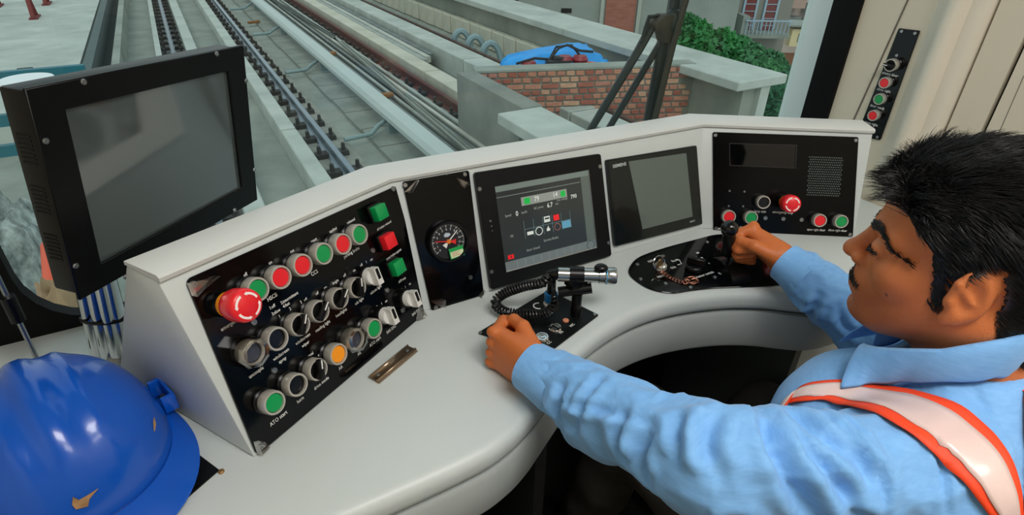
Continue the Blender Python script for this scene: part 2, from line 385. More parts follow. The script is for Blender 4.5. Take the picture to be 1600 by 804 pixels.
# spare rails and sections lying between the tracks
def lay(name, label, cat, p0, p1, prof, m, group):
    p0 = Vector(p0); p1 = Vector(p1); d = (p1 - p0); L = d.length
    u = d.normalized(); r = u.cross(Vector((0, 0, 1))).normalized(); up = r.cross(u)
    n = len(prof); vs = [p0 + r * x + up * z for x, z in prof] + [p1 + r * x + up * z for x, z in prof]
    o = MB().add(vs, [tuple(range(n)), tuple(range(2 * n - 1, n - 1, -1))] + [(i, n + i, n + (i + 1) % n, (i + 1) % n) for i in range(n)]).build(name, m, None, ang=30)
    return tag(o, label, cat, group)
m_sp = [mat('spare_grey', '#a8ada3', 0.6, 0.1, col2='#8b9189', vscale=3), mat('spare_dark', '#7b837e', 0.6, 0.2, col2='#5f6762', vscale=3), mat('spare_light', '#c0c1b4', 0.6, 0.1, col2='#a2a59a', vscale=3)]
R2 = [(x * 0.85, z) for x, z in RAILP]
sp = [(2.69, 1, 'the dark one closest to the conductor rail'), (2.815, 0, 'grey, second from the conductor rail'), (2.94, 1, 'dark, in the middle of the pile'),
      (3.065, 2, 'pale, second from the rust red rail'), (3.19, 0, 'grey, closest to the rust red rail')]
for i, (xa, mi, ll) in enumerate(sp):
    lay('spare_rail', 'long spare rail lying beside the track, ' + ll, 'rail', (xa, 3.2 + 0.35 * i, ZD + 0.036), (xa, 34, ZD + 0.036), R2, m_sp[mi], 'spare rails between the tracks')
CHP = [(-0.04, 0), (0.04, 0), (0.04, 0.05), (0.03, 0.05), (0.03, 0.01), (-0.03, 0.01), (-0.03, 0.05), (-0.04, 0.05)]
lay('steel_channel', 'thin pale steel channel section beside the conductor rail', 'steel section', (2.57, 3.4, ZD + 0.036), (2.57, 26, ZD + 0.036), CHP, m_sp[2], 'channel sections between the tracks')
lay('steel_channel', 'thin grey steel channel laid askew over the spare rails', 'steel section', (2.72, 4.2, ZD + 0.206), (3.12, 13, ZD + 0.206), CHP, m_sp[0], 'channel sections between the tracks')
lay('steel_channel', 'dark steel channel laid askew on the spare rails further down the track', 'steel section', (3.12, 13.5, ZD + 0.206), (2.80, 24, ZD + 0.206), CHP, m_sp[1], 'channel sections between the tracks')
for i, (x, zz, mi, ll) in enumerate([(4.02, 0.0, 0, 'left one of three'), (4.16, 0.0, 2, 'middle one of three'), (4.30, 0.0, 1, 'right one of three')]):
    lay('steel_tube', 'square steel tube laid between the two pale plinths, ' + ll, 'steel tube', (x, 10.4 + i * 0.2, -1.19), (x, 40, -1.19), [(-0.055, -0.05), (0.055, -0.05), (0.055, 0.06), (-0.055, 0.06)], m_sp[mi], 'square tubes between the plinths')
for i, (px, py, zz, ll) in enumerate([(600, 153, ZD + 0.21, 'on the spare rails'), (397, 37, ZD + 0.06, 'far down the track beside the rail'), (516, 88, ZD + 0.21, 'behind the white conductor rail')]):
    c = onz(px, py, zz)
    tag(MB().box((0, 0, 0.04), (0.30, 0.10, 0.06)).build('timber_block', mat('timber', '#a3713f', 0.8, col2='#7c5530', vscale=6), None, Matrix.Translation((c.x, c.y, zz)) @ Matrix.Rotation(0.1 + 0.3 * i, 4, 'Z'), bevel=0.01), 'short brown timber block lying ' + ll, 'timber', 'timber packing blocks')
# ---------------- parapet wall with coping and a row of small blocks
wp = struct(thing('wall_parapet', 'concrete parapet wall with wide flat coping beyond the tracks', 'wall')); del wp['category']
MB().b2((6.30, 5.05, -9), (6.55, 60, -0.62)).build('wall_body', mat('parapet_concrete', '#a3a698', 0.9, col2='#858a7e', vscale=1.0, bump=0.2, bscale=20), wp, smooth=False)
cope = MB().b2((6.06, 0, -0.62), (6.98, 4.0 - 0.02, -0.50)).mesh('coping_slab', smooth=False, bevel=0.012, seg=1)
for k in range(13): ob('coping_slab', cope, M_concl, wp, (0, 4.95 + 4.0 * k, 0))
MB().b2((6.55, 4.98, -9), (6.72, 5.35, -0.62)).build('wall_end', M_concl, wp, smooth=False)
blk = MB().box((0, 0, 0), (0.16, 0.5, 0.42)).mesh('concrete_block', smooth=False, bevel=0.02, seg=1)
for k in range(26):
    ob('concrete_block', blk, M_concl if k % 3 else MATS['concrete_beige'], wp, Matrix.Translation((6.16 - 0.01 * (k % 2), 8.2 + 0.54 * k, ZD + 0.22)) @ Matrix.Rotation(0.05 * math.sin(k * 2.1), 4, 'Z'))
for k, (y, ll) in enumerate([(10.6, 'the nearest of three'), (11.3, 'the middle of three'), (12.0, 'the furthest of three')]):
    path = [(5.55 + 0.18 * math.cos(a), y + 0.16 * math.sin(a * 0.5), ZD + 0.06 + 0.34 * math.sin(a)) for a in np.linspace(0.0, PI, 9)]
    tag(MB().tube(path, 0.07, 8).box((5.40, y + 0.1, ZD + 0.1), (0.2, 0.25, 0.2)).build('steel_bracket', mat('bracket_blue', '#8ba3a6', 0.5, 0.3), None), 'bent grey-blue steel bracket against the parapet wall, ' + ll, 'bracket', 'brackets by the parapet')
# ---------------- rendered side wall, slab, and brick cross wall
ws = struct(thing('wall_rendered', 'grey rendered wall running toward the train beside the brick wall', 'wall')); del ws['category']
MB().b2((3.10, 5.25, -9), (3.36, 6.95, -0.50)).build('wall_body', mat('render_grey', '#8f9288', 0.9, col2='#777b72', vscale=1.6, bump=0.3, bscale=20), ws, bevel=0.015)
struct(MB().b2((2.78, 3.2, -0.62), (3.32, 5.22, -0.50)).build('ledge_slab', M_concl, smooth=False, bevel=0.015), 'pale concrete ledge slab in front of the brick wall')
struct(MB().b2((2.98, 3.2, -9), (3.3, 5.1, -0.62)).build('wall_low', M_concd, smooth=False), 'dark low wall under the ledge slab')
A = Vector((3.36, 6.88, 0)); B = Vector((6.30, 5.93, 0)); ub = (B - A).normalized(); LB = (B - A).length
Mbk = fr(Vector((A.x, A.y, 0)), ub, (0, 0, 1))        # local: x along, y up, z out of the wall toward the train
wb = struct(thing('wall_brick', 'red brick cross wall with thick grey mortar beneath the blue tarpaulin', 'wall', Mbk)); del wb['category']
MB().b2((0, -9, -0.22), (LB, -0.53, -0.006)).build('mortar', mat('mortar', '#8b8a7d', 0.95, col2='#74746a', vscale=5, bump=0.3, bscale=30), wb, smooth=False)
MB().b2((-0.02, -0.53, -0.24), (LB, -0.49, 0.01)).build('mortar_cap', M_conc, wb, smooth=False, bevel=0.01)
bms = {}
for nm, L in (('h', 0.112), ('s', 0.225)):
    for ci, (c1, c2) in enumerate([('#b26f5c', '#965242'), ('#cb957a', '#b0725c'), ('#a4675a', '#bb8570'), ('#d6b295', '#b98468')]):
        me = MB().box((0, 0, 0), (L, 0.058, 0.03)).mesh('brick', smooth=False, bevel=0.007, seg=1)
        me.materials.append(mat('brick_%d' % ci, c1, 0.9, col2=c2, vscale=9, bump=0.3, bscale=40)); bms[nm, ci] = me
row = 0; y = -0.565
while y > -1.45:
    x = 0.02 + 0.06 * (row % 2); 
    while x < LB - 0.06:
        st = (row % 3 == 2) and random.random() < 0.75; L = 0.225 if st else 0.112
        if x + L > LB: break
        ob('brick', bms['s' if st else 'h', random.choice([0, 0, 1, 1, 2, 3])], None, wb, Matrix.Translation((x + L / 2, y + random.uniform(-.003, .003), random.uniform(-0.004, 0.004))) @ Matrix.Rotation(random.uniform(-.02, .02), 4, 'Z'))
        x += L + 0.021
    y -= 0.082; row += 1
# ---------------- tarpaulin heap, engine, orange rack behind the brick wall
def lump(name, m, c, rad, seed, amp=0.25, n=40, flat=None):
    vs = []; fs = []
    for i in range(n // 2 + 1):
        th = PI * i / (n // 2) * 0.5
        for j in range(n):
            ph = 2 * PI * j / n; d = Vector((math.sin(th) * math.cos(ph), math.sin(th) * math.sin(ph), math.cos(th)))
            s = 1 + amp * noise.fractal(d * 1.7 + Vector((seed, 0, 0)), 1.0, 2.0, 4)
            e = 0.55
            q = Vector((math.copysign(abs(d.x) ** e, d.x) * rad[0], math.copysign(abs(d.y) ** e, d.y) * rad[1], d.z ** 0.6 * rad[2])) * s
            vs.append(Vector(c) + q)
    for i in range(n // 2):
        for j in range(n): fs.append((i * n + j, (i + 1) * n + j, (i + 1) * n + (j + 1) % n, i * n + (j + 1) % n))
    return MB().add(vs, fs).build(name, m, ang=70)
M_tarp = mat('blue_tarp', '#12a2ee', 0.45, col2='#0c8ad8', vscale=4, bump=0.3, bscale=6)
c = at(858, 100, 8.7)
tag(lump('tarpaulin', M_tarp, (c.x, c.y, ZD), (1.12, 0.42, c.z - ZD + 0.16), 3.3, 0.16), 'bright blue tarpaulin heap behind the brick wall', 'tarpaulin')
c2 = at(725, 160, 7.62)
tag(lump('tarpaulin', M_tarp, (c2.x - 0.01, c2.y - 0.05, ZD), (0.03, 0.16, c2.z - ZD), 1.3, 0.15, n=16), 'small corner of blue tarpaulin beside the rendered wall', 'tarpaulin')
c = at(872, 98, 8.15)
eng = thing('engine', 'dark small engine with red tanks and bent tube frame on the tarpaulin', 'engine', Matrix.Translation(c) @ Matrix.Rotation(-0.35, 4, 'Z'))
M_dk = mat('engine_dark', '#2d3033', 0.5, 0.4); M_dred = mat('engine_red', '#8e1f2c', 0.4)
MB().box((0, 0, -0.02), (0.34, 0.2, 0.14)).box((0.02, 0, 0.06), (0.2, 0.14, 0.06)).build('engine_block', M_dk, eng, bevel=0.015)
for x in (-0.42, 0.32, 0.1): MB().lathe([(0.0, -0.05), (0.10, -0.05), (0.12, 0.0), (0.09, 0.05), (0, 0.06)], 14, Matrix.Translation((x, 0.02, -0.02 if x < 0 else 0.04))).build('tank', M_dred, eng)
MB().tube([(-0.6, 0, 0.0), (-0.35, -0.05, 0.08), (-0.12, 0, 0.05), (0.0, 0, 0.2), (0.12, 0, 0.24), (0.3, 0, 0.16), (0.5, 0, 0.14)], 0.018, 6).build('tube_frame', M_dk, eng)
MB().tube([(-0.1, 0.08, 0.05), (-0.02, 0.08, 0.2), (0.2, 0.08, 0.22), (0.36, 0.06, 0.05)], 0.016, 6).build('tube_frame', M_dk, eng)
MB().box((0, 0, -0.35), (0.9, 0.25, 0.5)).build('skid', M_dk, eng, bevel=0.03)
c = at(940, 104, 8.6)
orr = thing('steel_rack', 'orange steel rack leaning by the blue tarpaulin', 'rack', Matrix.Translation((c.x, c.y, c.z)) @ Matrix.Rotation(-0.45, 4, 'Z'))
for k in range(7): MB().tube([(-0.3 + 0.1 * k, 0, -0.8), (-0.3 + 0.1 * k, 0.02, 0.08 - 0.012 * k)], 0.013, 6).build('bar', mat('orange_paint', '#d9632a', 0.6), orr)
for k in range(3): MB().tube([(-0.34, 0.0, 0.08 - 0.05 * k), (0.36, 0.0, 0.0 - 0.05 * k)], 0.013, 6).build('bar', MATS['orange_paint'], orr)
# ---------------- left side: platform, trough walls, barrier, drum, sacking
pf = struct(MB().b2((-8, 9.0, ZD), (-1.42, 70, -1.0)).build('platform', M_concl, smooth=False), 'pale concrete platform on the left')
for k in range(8): pass
struct(MB().b2((-1.36, 8.0, ZD), (-1.22, 70, -0.96)).build('wall_trough', mat('kerb_dark', '#5c6a67', 0.9, var=0.2), smooth=False), 'dark edge wall of the left cable trough')
struct(MB().b2((-0.98, 6.6, ZD), (-0.86, 70, -1.02)).build('wall_trough', M_conc, smooth=False), 'low concrete wall beside the left rail')
struct(MB().b2((-1.22, 6.6, ZD), (-0.98, 70, -1.30)).build('cable_trough', mat('trough_dark', '#39423f', 0.9), smooth=False), 'dark cable trough')
M_rs = mat('red_oxide', '#7c2f2a', 0.7, var=0.2)
for k, (px, py, ll) in enumerate([(12, 30, 'the nearer of two'), (36, 8, 'the further of two')]):
    c = onz(px, py, -1.0)
    t = thing('trestle', 'red oxide steel trestle on the platform, ' + ll, 'trestle', (c.x, c.y, -1.0), 'red trestles on the platform')
    for s in (-1, 1):
        MB().tube([(s * 0.5, -0.25, 0.02), (s * 0.5, 0, 0.55), (s * 0.5, 0.25, 0.02)], 0.045, 6).build('leg', M_rs, t)
        MB().box((s * 0.5, 0, 0.015), (0.16, 0.62, 0.03)).build('foot', M_rs, t)
    MB().tube([(-0.75, 0, 0.56), (0.75, 0, 0.56)], 0.055, 6).build('beam', M_rs, t)
# teal barrier
M_teal = mat('teal_paint', '#1f6f7c', 0.5, var=0.15)
c = at(20, 190, 4.6)
t = thing('barrier', 'teal steel barrier with three horizontal beams behind the tall monitor', 'barrier', (c.x, c.y, ZD))
zz = c.z - ZD
for k, dz in enumerate((0.34, 0.02, -0.22)): MB().b2((-1.6, -0.03, zz + dz - 0.045), (0.6 if k == 0 else 0.2, 0.03, zz + dz + 0.045)).build('beam', M_teal, t, smooth=False)
for x in (-0.4, 0.2): MB().b2((x - 0.05, 0.03, 0), (x + 0.05, 0.1, zz + 0.38)).build('post', mat('post_dark', '#3b3f3c', 0.8), t, smooth=False)
c = at(41, 122, 4.2)
t = thing('drum', 'white round capped post behind the tall monitor', 'post', (c.x, c.y, ZD))
MB().lathe([(0.135, 0), (0.135, c.z - ZD - 0.05)], 28).build('column', mat('drum_white', '#cfd4d2', 0.5, var=0.05), t)
MB().lathe([(0.16, c.z - ZD - 0.07), (0.172, c.z - ZD - 0.05), (0.172, c.z - ZD - 0.01), (0.165, c.z - ZD), (0, c.z - ZD)], 32).build('cap', mat('cap_white', '#e8ecec', 0.4), t)
c = at(30, 400, 2.7)
tag(lump('sacking', mat('grey_sacking', '#b3bcb6', 0.95, col2='#515b57', vscale=16, bump=0.9, bscale=25), (c.x - 0.25, c.y + 0.1, ZD), (0.44, 0.75, 1.72), 9.1, 0.20, n=72), 'heap of rough grey sacking outside the lower left window corner', 'sacking')
a = at(80, 385, 2.12); b_ = at(86, 456, 1.96)
t = thing('pipe', 'orange plastic pipe end outside the lower left window corner', 'pipe', a)
MB().cyl((0, 0, 0), b_ - a, 0.032, n=20).build('pipe_wall', mat('orange_pipe', '#d8502a', 0.45), t)
MB().cyl((b_ - a) * 0.97, (b_ - a) * 1.03, 0.033, n=20).build('pipe_mouth', M_blackm, t)
a = at(104, 488, 1.9)
tag(lump('cardboard_sheet', mat('cardboard', '#a98d6c', 0.9, col2='#8c7357', vscale=8), (a.x, a.y, a.z - 0.5), (0.07, 0.10, 0.53), 4.1, 0.3, n=28), 'crumpled brown cardboard outside the window below the orange pipe', 'cardboard')
# ---------------- buildings and trees beyond the parapet
RU = Vector((CR.x, CR.y, 0)).normalized()
def bfr(px, py, d): return fr(at(px, py, d), RU, (0, 0, 1))
def bx(b, F, x0, y0, x1, y1, d, z0, z1, s):
    pass
def facade(name, label, px0, px1, py0, py1, d, m, depth=5, down=12, up=6):
    """a block whose front plane stands at depth d; local x in metres along camera-right, y up"""
    o = at(px0, py1, d); F = fr(o, RU, (0, 0, 1)); W = (px1 - px0) * d / FPX
    t = thing(name, label, 'building', F)
    MB().b2((0, -down, -depth), (W, up, 0)).build('wall', m, t, smooth=False)
    return t, F, d / FPX, W
gm = mat('facade_grey', '#9aa39b', 0.9, col2='#868f88', vscale=0.5, bump=0.1)
t, F, s, W = facade('building', 'grey rendered building with a tall brick panel above the parapet', 640, 1136, 0, 100, 20, gm)
gx = lambda px: (px - 640) * s
MB().b2((gx(938), -3, 0), (gx(983), 6, 0.05)).build('brick_panel', mat('far_brick', '#a9705f', 0.9, col2='#94594b', vscale=3, stretch=(1, 4, 1)), t, smooth=False)
for px in (930, 985): MB().b2((gx(px), -3, 0), (gx(px + 5), 6, 0.12)).build('pilaster', mat('pilaster', '#b0b5aa', 0.9, var=0.1), t, smooth=False)
for px, py, w_, h_ in [(872, 22, 0.35, 0.14), (790, 8, 0.4, 0.4)]: MB().b2((gx(px), (100 - py) * s, 0), (gx(px) + w_, (100 - py) * s + h_, 0.02)).build('vent', M_blackm, t, smooth=False)
t, F, s, W = facade('building', 'grey block with blue-framed balcony and dark red doors beside the trees', 1128, 1226, 0, 60, 24, mat('facade_beige', '#8d8a80', 0.9, var=0.1, vscale=0.7))
M_bl = mat('blue_frame', '#9fb6c4', 0.6); M_dr = mat('red_door', '#7a3a36', 0.7)
gx = lambda px: (px - 1128) * s
gy = lambda py: (60 - py) * s
for a0, a1 in ((1150, 1172), (1182, 1204)):
    d0 = MB().b2((gx(a0 + 3), gy(46), 0), (gx(a1 - 3), gy(-8), 0.06)).build('door', M_dr, t, smooth=False)
    for xx in (a0, a1 - 3): MB().b2((gx(xx), gy(46), 0), (gx(xx + 3), gy(-10), 0.10)).build('door_frame', M_bl, d0, smooth=False)
    for k in range(4): MB().b2((gx(a0 + 3), gy(40 - 10 * k), 0.06), (gx(a1 - 3), gy(39 - 10 * k), 0.09)).build('bar', M_bl, d0, smooth=False)
MB().b2((gx(1146), gy(52), 0), (gx(1216), gy(47), 1.0)).build('balcony_slab', M_conc, t, smooth=False)
for k in range(12): MB().b2((gx(1148 + 5.8 * k), gy(47), 0.9), (gx(1149.2 + 5.8 * k), gy(28), 0.94)).build('baluster', M_bl, t, smooth=False)
MB().b2((gx(1146), gy(29), 0.88), (gx(1216), gy(27), 0.96)).build('handrail', M_bl, t, smooth=False)
MB().b2((gx(1142), gy(50), 0.0), (gx(1152), gy(22), 0.9)).build('balcony_end', gm, t, smooth=False)
t, F, s, W = facade('building', 'cream house with a yellow-framed window at the right of the trees', 1196, 1262, 44, 140, 30, mat('facade_cream', '#cdbb92', 0.9, var=0.12, vscale=0.6), up=0.2)
gx = lambda px: (px - 1196) * s; gy = lambda py: (140 - py) * s
f0 = MB().b2((gx(1208), gy(72), 0), (gx(1258), gy(48), 0.5)).build('window_frame', mat('cream_frame', '#e4d3a4', 0.8), t, smooth=False)
MB().b2((gx(1218), gy(66), 0.48), (gx(1248), gy(54), 0.52)).build('pane', mat('far_glass', '#8e8f82', 0.3), f0, smooth=False)
MB().b2((gx(1200), gy(102), 0), (gx(1232), gy(84), 0.1)).build('shutter', mat('brown_shutter', '#8b5b3f', 0.8), t, smooth=False)
MB().b2((gx(1196), gy(44), -1), (gx(1264), gy(42), 0.7)).build('roof', M_conc, t, smooth=False)
MB().b2((gx(1236), gy(140), 0), (gx(1262), gy(112), 0.06)).build('window', mat('far_window', '#5d6a66', 0.4), t, smooth=False)
t, F, s, W = facade('building', 'pale pink and grey flats in the far background at the right', 1196, 1330, 0, 60, 44, mat('facade_pink', '#c7b5aa', 0.9, var=0.1, vscale=0.4))
gx = lambda px: (px - 1196) * s; gy = lambda py: (60 - py) * s
for k, (a0, a1, b0, b1, cc) in enumerate([(1205, 1238, 40, 26, '#8b8d88'), (1240, 1290, 20, 6, '#aab0ac'), (1236, 1262, 46, 30, '#6f7a7a'), (1264, 1300, 60, 30, '#98a09c'), (1200, 1232, 12, -6, '#b99a8c'), (1270, 1296, 2, -14, '#7d8788')]):
    MB().b2((gx(a0), gy(b0), 0), (gx(a1), gy(b1), 0.6 + 0.2 * k)).build('window_bay', mat('bay_%d' % k, cc, 0.8, var=0.1, vscale=0.5), t, smooth=False)
t, F, s, W = facade('building', 'grey slab block behind the cream house', 1228, 1330, 50, 210, 40, mat('facade_slab', '#a3a59c', 0.9, col2='#8b8f88', vscale=0.4), up=0.0)
for k in range(4):
    MB().b2((2.2, 1.0 + 1.7 * k, 0), (3.4, 1.9 + 1.7 * k, 0.05)).build('window', MATS['far_window'], t, smooth=False)
struct(MB().b2((6.9, -5, -9.2), (90, 90, -9)).build('ground', mat('street_ground', '#7c7b72', 0.95, col2='#66675f', vscale=0.3), smooth=False), 'street level far below the viaduct')
def leafcloud(centers, n, size, seed):
    r = np.random.default_rng(seed); V = []; Fc = []
    for (cx, cy, cz, rx, ry, rz), k in zip(centers, [n // len(centers)] * len(centers)):
        d = r.normal(size=(k, 3)); d /= np.linalg.norm(d, axis=1)[:, None]
        rad = r.uniform(0.55, 1.0, (k, 1)) ** 0.5
        p = np.array([cx, cy, cz]) + d * rad * np.array([rx, ry, rz])
        u = r.normal(size=(k, 3)); u /= np.linalg.norm(u, axis=1)[:, None]
        nrm = d + r.normal(size=(k, 3)) * 0.6; v = np.cross(nrm, u); v /= np.linalg.norm(v, axis=1)[:, None] + 1e-9
        sz = size * r.uniform(0.6, 1.3, (k, 1))
        q = np.stack([p - u * sz, p + v * sz * 0.45, p + u * sz, p - v * sz * 0.45], 1).reshape(-1, 3)
        b0 = len(V) and sum(len(x) for x in V)
        idx = np.arange(k * 4).reshape(-1, 4) + (b0 or 0)
        V.append(q); Fc.append(idx)
    b = MB(); b.v = [tuple(x) for x in np.concatenate(V)]; b.f = [tuple(int(i) for i in x) for x in np.concatenate(Fc)]
    return b
for nm, seed, gcol, cl, d, ll in [
    ('tree', 1, '#3c9448', [(1085, 62, 30, 26), (1110, 82, 36, 22), (1074, 40, 18, 14), (1128, 66, 20, 16)], 14.0, 'bright green leafy tree above the coping beside the wiper'),
    ('tree', 2, '#459150', [(1165, 92, 32, 22), (1195, 100, 30, 18), (1150, 75, 24, 16), (1212, 108, 20, 14)], 15.5, 'leafy tree below the balcony building'),
    ('tree', 3, '#27704a', [(1228, 150, 28, 34), (1222, 190, 30, 30), (1240, 128, 16, 20)], 12.5, 'dark green tree between the parapet end and the windscreen pillar')]:
    P0 = at(cl[0][0], cl[0][1], d); t = thing(nm, ll, 'tree', (P0.x, P0.y, -9))
    cs = []
    for (px, py, rx, ry) in cl:
        q = at(px, py, d); k = d / FPX; cs.append((q.x - P0.x, q.y - P0.y, q.z + 9, rx * k, rx * k, ry * k * 1.15))
    f = leafcloud(cs, 5200, 0.10, seed).build('foliage', mat('leaf_%d' % seed, gcol, 0.6, col2='#236234', vscale=1.5), t, smooth=False, fix=False); f['kind'] = 'stuff'
    MB().cyl((0, 0, 0), (0, 0, P0.z + 9), 0.14, 0.07, 8).build('trunk', mat('bark', '#5a4c3e', 0.9), t)
# ================================================================== WINDSCREEN WIPER (outside the pane)
wy = lambda x, y, yy=1.04: onp(x, y, Vector((0, yy, 0)), Vector((0, 1, 0)))
t = thing('wiper', 'black windscreen wiper with paired arms outside the glass', 'wiper', wy(1043, 40))
o0 = wy(1043, 40)
rel = lambda pts: [wy(x, y, yy) - o0 for x, y, yy in pts]
M_wip = mat('wiper_black', '#17211f', 0.45)
M_wip2 = mat('wiper_brown', '#3a3328', 0.6)
MB().tube(rel([(1019, 40, 1.05), (998, 78, 1.05), (905, 232, 1.05)]), [0.011, 0.010, 0.0085], 8).build('arm', M_wip, t)
MB().tube(rel([(1036, 55, 1.06), (1030, 70, 1.06), (932, 232, 1.06)]), [0.009, 0.008, 0.008], 8).build('arm', M_wip, t)
MB().tube(rel([(1105, -330, 1.05), (1064, -60, 1.05), (1052, 20, 1.05), (1039, 60, 1.05), (1005, 232, 1.05)]), [0.013, 0.014, 0.016, 0.015, 0.013], 8).build('blade_carrier', M_wip, t)
MB().tube(rel([(1160, -330, 1.02), (1090, -60, 1.02), (1070, 6, 1.02), (1055, 57, 1.02), (1012, 232, 1.02)]), 0.0075, 6).build('blade', M_wip2, t)
MB().tube(rel([(1046, 30, 1.045), (1030, 25, 1.045), (1014, 26, 1.045), (1008, 45, 1.045), (1003, 66, 1.045)]), 0.0045, 6).build('washer_hose', M_wip, t)
b = MB(); b.prism([((wy(x, y) - o0).x, (wy(x, y) - o0).z) for x, y in [(1018, 36), (1034, 22), (1052, 22), (1060, 46), (1050, 66), (1034, 66), (1030, 48), (1020, 46)]], -0.015, 0.02, Matrix(((1, 0, 0, 0), (0, 0, 1, 0), (0, 1, 0, 0), (0, 0, 0, 1)))).build('linkage', M_wip2, t, bevel=0.004)
MB().ball((wy(1050, 38) - o0), (0.026, 0.02, 0.036), 14).build('knuckle', M_wip, t)

# ================================================================== DESK
ZT = 0.80
FRONT = [(-0.62, 0.418), (-0.3, 0.418), (0.05, 0.419), (0.19, 0.421), (0.245, 0.430), (0.285, 0.446), (0.32, 0.466), (0.36, 0.490), (0.42, 0.524), (0.50, 0.549), (0.575, 0.558), (0.65, 0.550), (0.73, 0.526), (0.79, 0.495), (0.835, 0.460), (0.87, 0.436), (0.92, 0.424), (1.0, 0.42), (1.315, 0.42)]
FC = [(p.x, p.y) for p in catmull([(x, y, 0) for x, y in FRONT], 5)]
desk = thing('desk', 'pale grey curved driver desk with a kneehole cut out of its front', 'desk', (0.35, 0.5, 0))
off = Matrix.Translation((-0.35, -0.5, 0))
b = MB().prism(FC + [(1.315, 0.96), (-0.62, 0.96)], ZT - 0.040, ZT)
b.v = [tuple(off @ Vector(q)) for q in b.v]; b.build('desk_top', M_desk, desk, bevel=0.016, seg=5, ang=50)
def swp(prof, path, name, m, **k):
    b = MB().sweep(prof, path); b.v = [tuple(off @ Vector(q)) for q in b.v]; return b.build(name, m, desk, **k)
swp([(-0.05, ZT - 0.050), (-0.014, ZT - 0.050), (-0.014, ZT - 0.036), (-0.05, ZT - 0.036)], FC, 'shadow_gap', mat('gap_dark', '#3b3d3d', 0.8))
swp([(-0.035, ZT - 0.122), (-0.006, ZT - 0.122), (-0.002, ZT - 0.114), (-0.001, ZT - 0.050), (-0.004, ZT - 0.044), (-0.035, ZT - 0.044)], FC, 'fascia', M_fascia, ang=50)
lg = onz(728, 800, ZT - 0.12); b = MB().b2((lg.x - 0.004, lg.y + 0.004, 0.0), (lg.x + 0.022, lg.y + 0.12, ZT - 0.12)); b.v = [tuple(off @ Vector(q)) for q in b.v]; b.build('leg', M_fascia, desk, bevel=0.003)
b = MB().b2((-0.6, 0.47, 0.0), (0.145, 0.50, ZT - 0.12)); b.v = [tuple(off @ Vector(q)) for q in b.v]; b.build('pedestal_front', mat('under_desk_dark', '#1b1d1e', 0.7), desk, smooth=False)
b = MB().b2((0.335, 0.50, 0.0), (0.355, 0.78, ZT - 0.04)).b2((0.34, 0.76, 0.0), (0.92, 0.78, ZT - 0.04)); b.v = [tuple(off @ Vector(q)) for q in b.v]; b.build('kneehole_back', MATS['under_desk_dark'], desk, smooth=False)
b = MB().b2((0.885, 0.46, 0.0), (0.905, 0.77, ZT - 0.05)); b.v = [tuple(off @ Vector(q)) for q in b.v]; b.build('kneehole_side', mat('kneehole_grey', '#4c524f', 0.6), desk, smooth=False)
b = MB().b2((0.905, 0.462, 0.0), (1.312, 0.478, ZT - 0.12)); b.v = [tuple(off @ Vector(q)) for q in b.v]; b.build('pedestal_front', M_fascia, desk, smooth=False)
# black inset plate under the helmet, with its screws
P = [onz(x, y, ZT) for x, y in [(306, 707), (343, 735), (268, 800), (190, 840), (150, 780)]]
cx = sum((p for p in P), Vector()) / 5
t = thing('inset_plate', 'black plate let into the desk under the blue helmet', 'plate', cx)
MB().prism([(p.x - cx.x, p.y - cx.y) for p in P], 0.0005, 0.002).build('plate', M_blackm, t, smooth=False)
for x, y in [(346, 737), (274, 792)]:
    q = onz(x, y, ZT) - cx; MB().lathe([(0.0035, 0.0), (0.0035, 0.002), (0.002, 0.003), (0, 0.003)], 10, Matrix.Translation(q)).build('screw', mat('brass_screw', '#b08a5a', 0.4, 0.8), t)

# ================================================================== CONSOLE HOUSING
TILT = math.radians(18); SN, CS = math.sin(TILT), math.cos(TILT)
BASE = [Vector((-0.036, 0.549)), Vector((0.254, 0.725)), Vector((0.862, 0.722)), Vector((1.118, 0.548))]
HS = [0.242, 0.219, 0.208, 0.209]
def mitre(i):
    d0 = (BASE[i] - BASE[i - 1]).normalized() if i > 0 else None; d1 = (BASE[i + 1] - BASE[i]).normalized() if i < 3 else None
    if d0 is None: return Vector((-d1.y, d1.x))
    if d1 is None: return Vector((-d0.y, d0.x))
    a = Vector((-d0.y, d0.x)); c_ = Vector((-d1.y, d1.x)); q = (a + c_).normalized(); return q / q.dot(a)
MIT = [mitre(i) for i in range(4)]
cons = thing('console', 'pale grey instrument console wrapped around the driver, tops sloping back', 'console', (0.45, 0.75, ZT))
CO = Vector((0.45, 0.75, ZT))
def section(fn):
    vs = []; n = 0
    for i in range(4):
        pts = fn(i); n = len(pts)
        for bk, z in pts: q = BASE[i] + MIT[i] * bk; vs.append(Vector((q.x, q.y, z)) - CO)
    fs = [(i * n + k, (i + 1) * n + k, (i + 1) * n + (k + 1) % n, i * n + (k + 1) % n) for i in range(3) for k in range(n)]
    fs += [tuple(range(n)), tuple(3 * n + k for k in range(n - 1, -1, -1))]
    return MB().add(vs, fs)
section(lambda i: [(0, ZT), (HS[i] * SN, ZT + HS[i] * CS), (HS[i] * SN + 0.055, ZT + HS[i] * CS), (0.275 if i < 2 else 0.22, ZT)]).build('housing', M_white, cons, bevel=0.003, seg=2)
section(lambda i: [(HS[i] * SN - 0.005, ZT + HS[i] * CS - 0.001), (HS[i] * SN - 0.006, ZT + HS[i] * CS + 0.004), (HS[i] * SN - 0.002, ZT + HS[i] * CS + 0.007), (HS[i] * SN + 0.055, ZT + HS[i] * CS + 0.006), (HS[i] * SN + 0.056, ZT + HS[i] * CS + 0.001)]).build('top_cover', mat('cover_paint', '#dadcd8', 0.4, var=0.03), cons, ang=60)
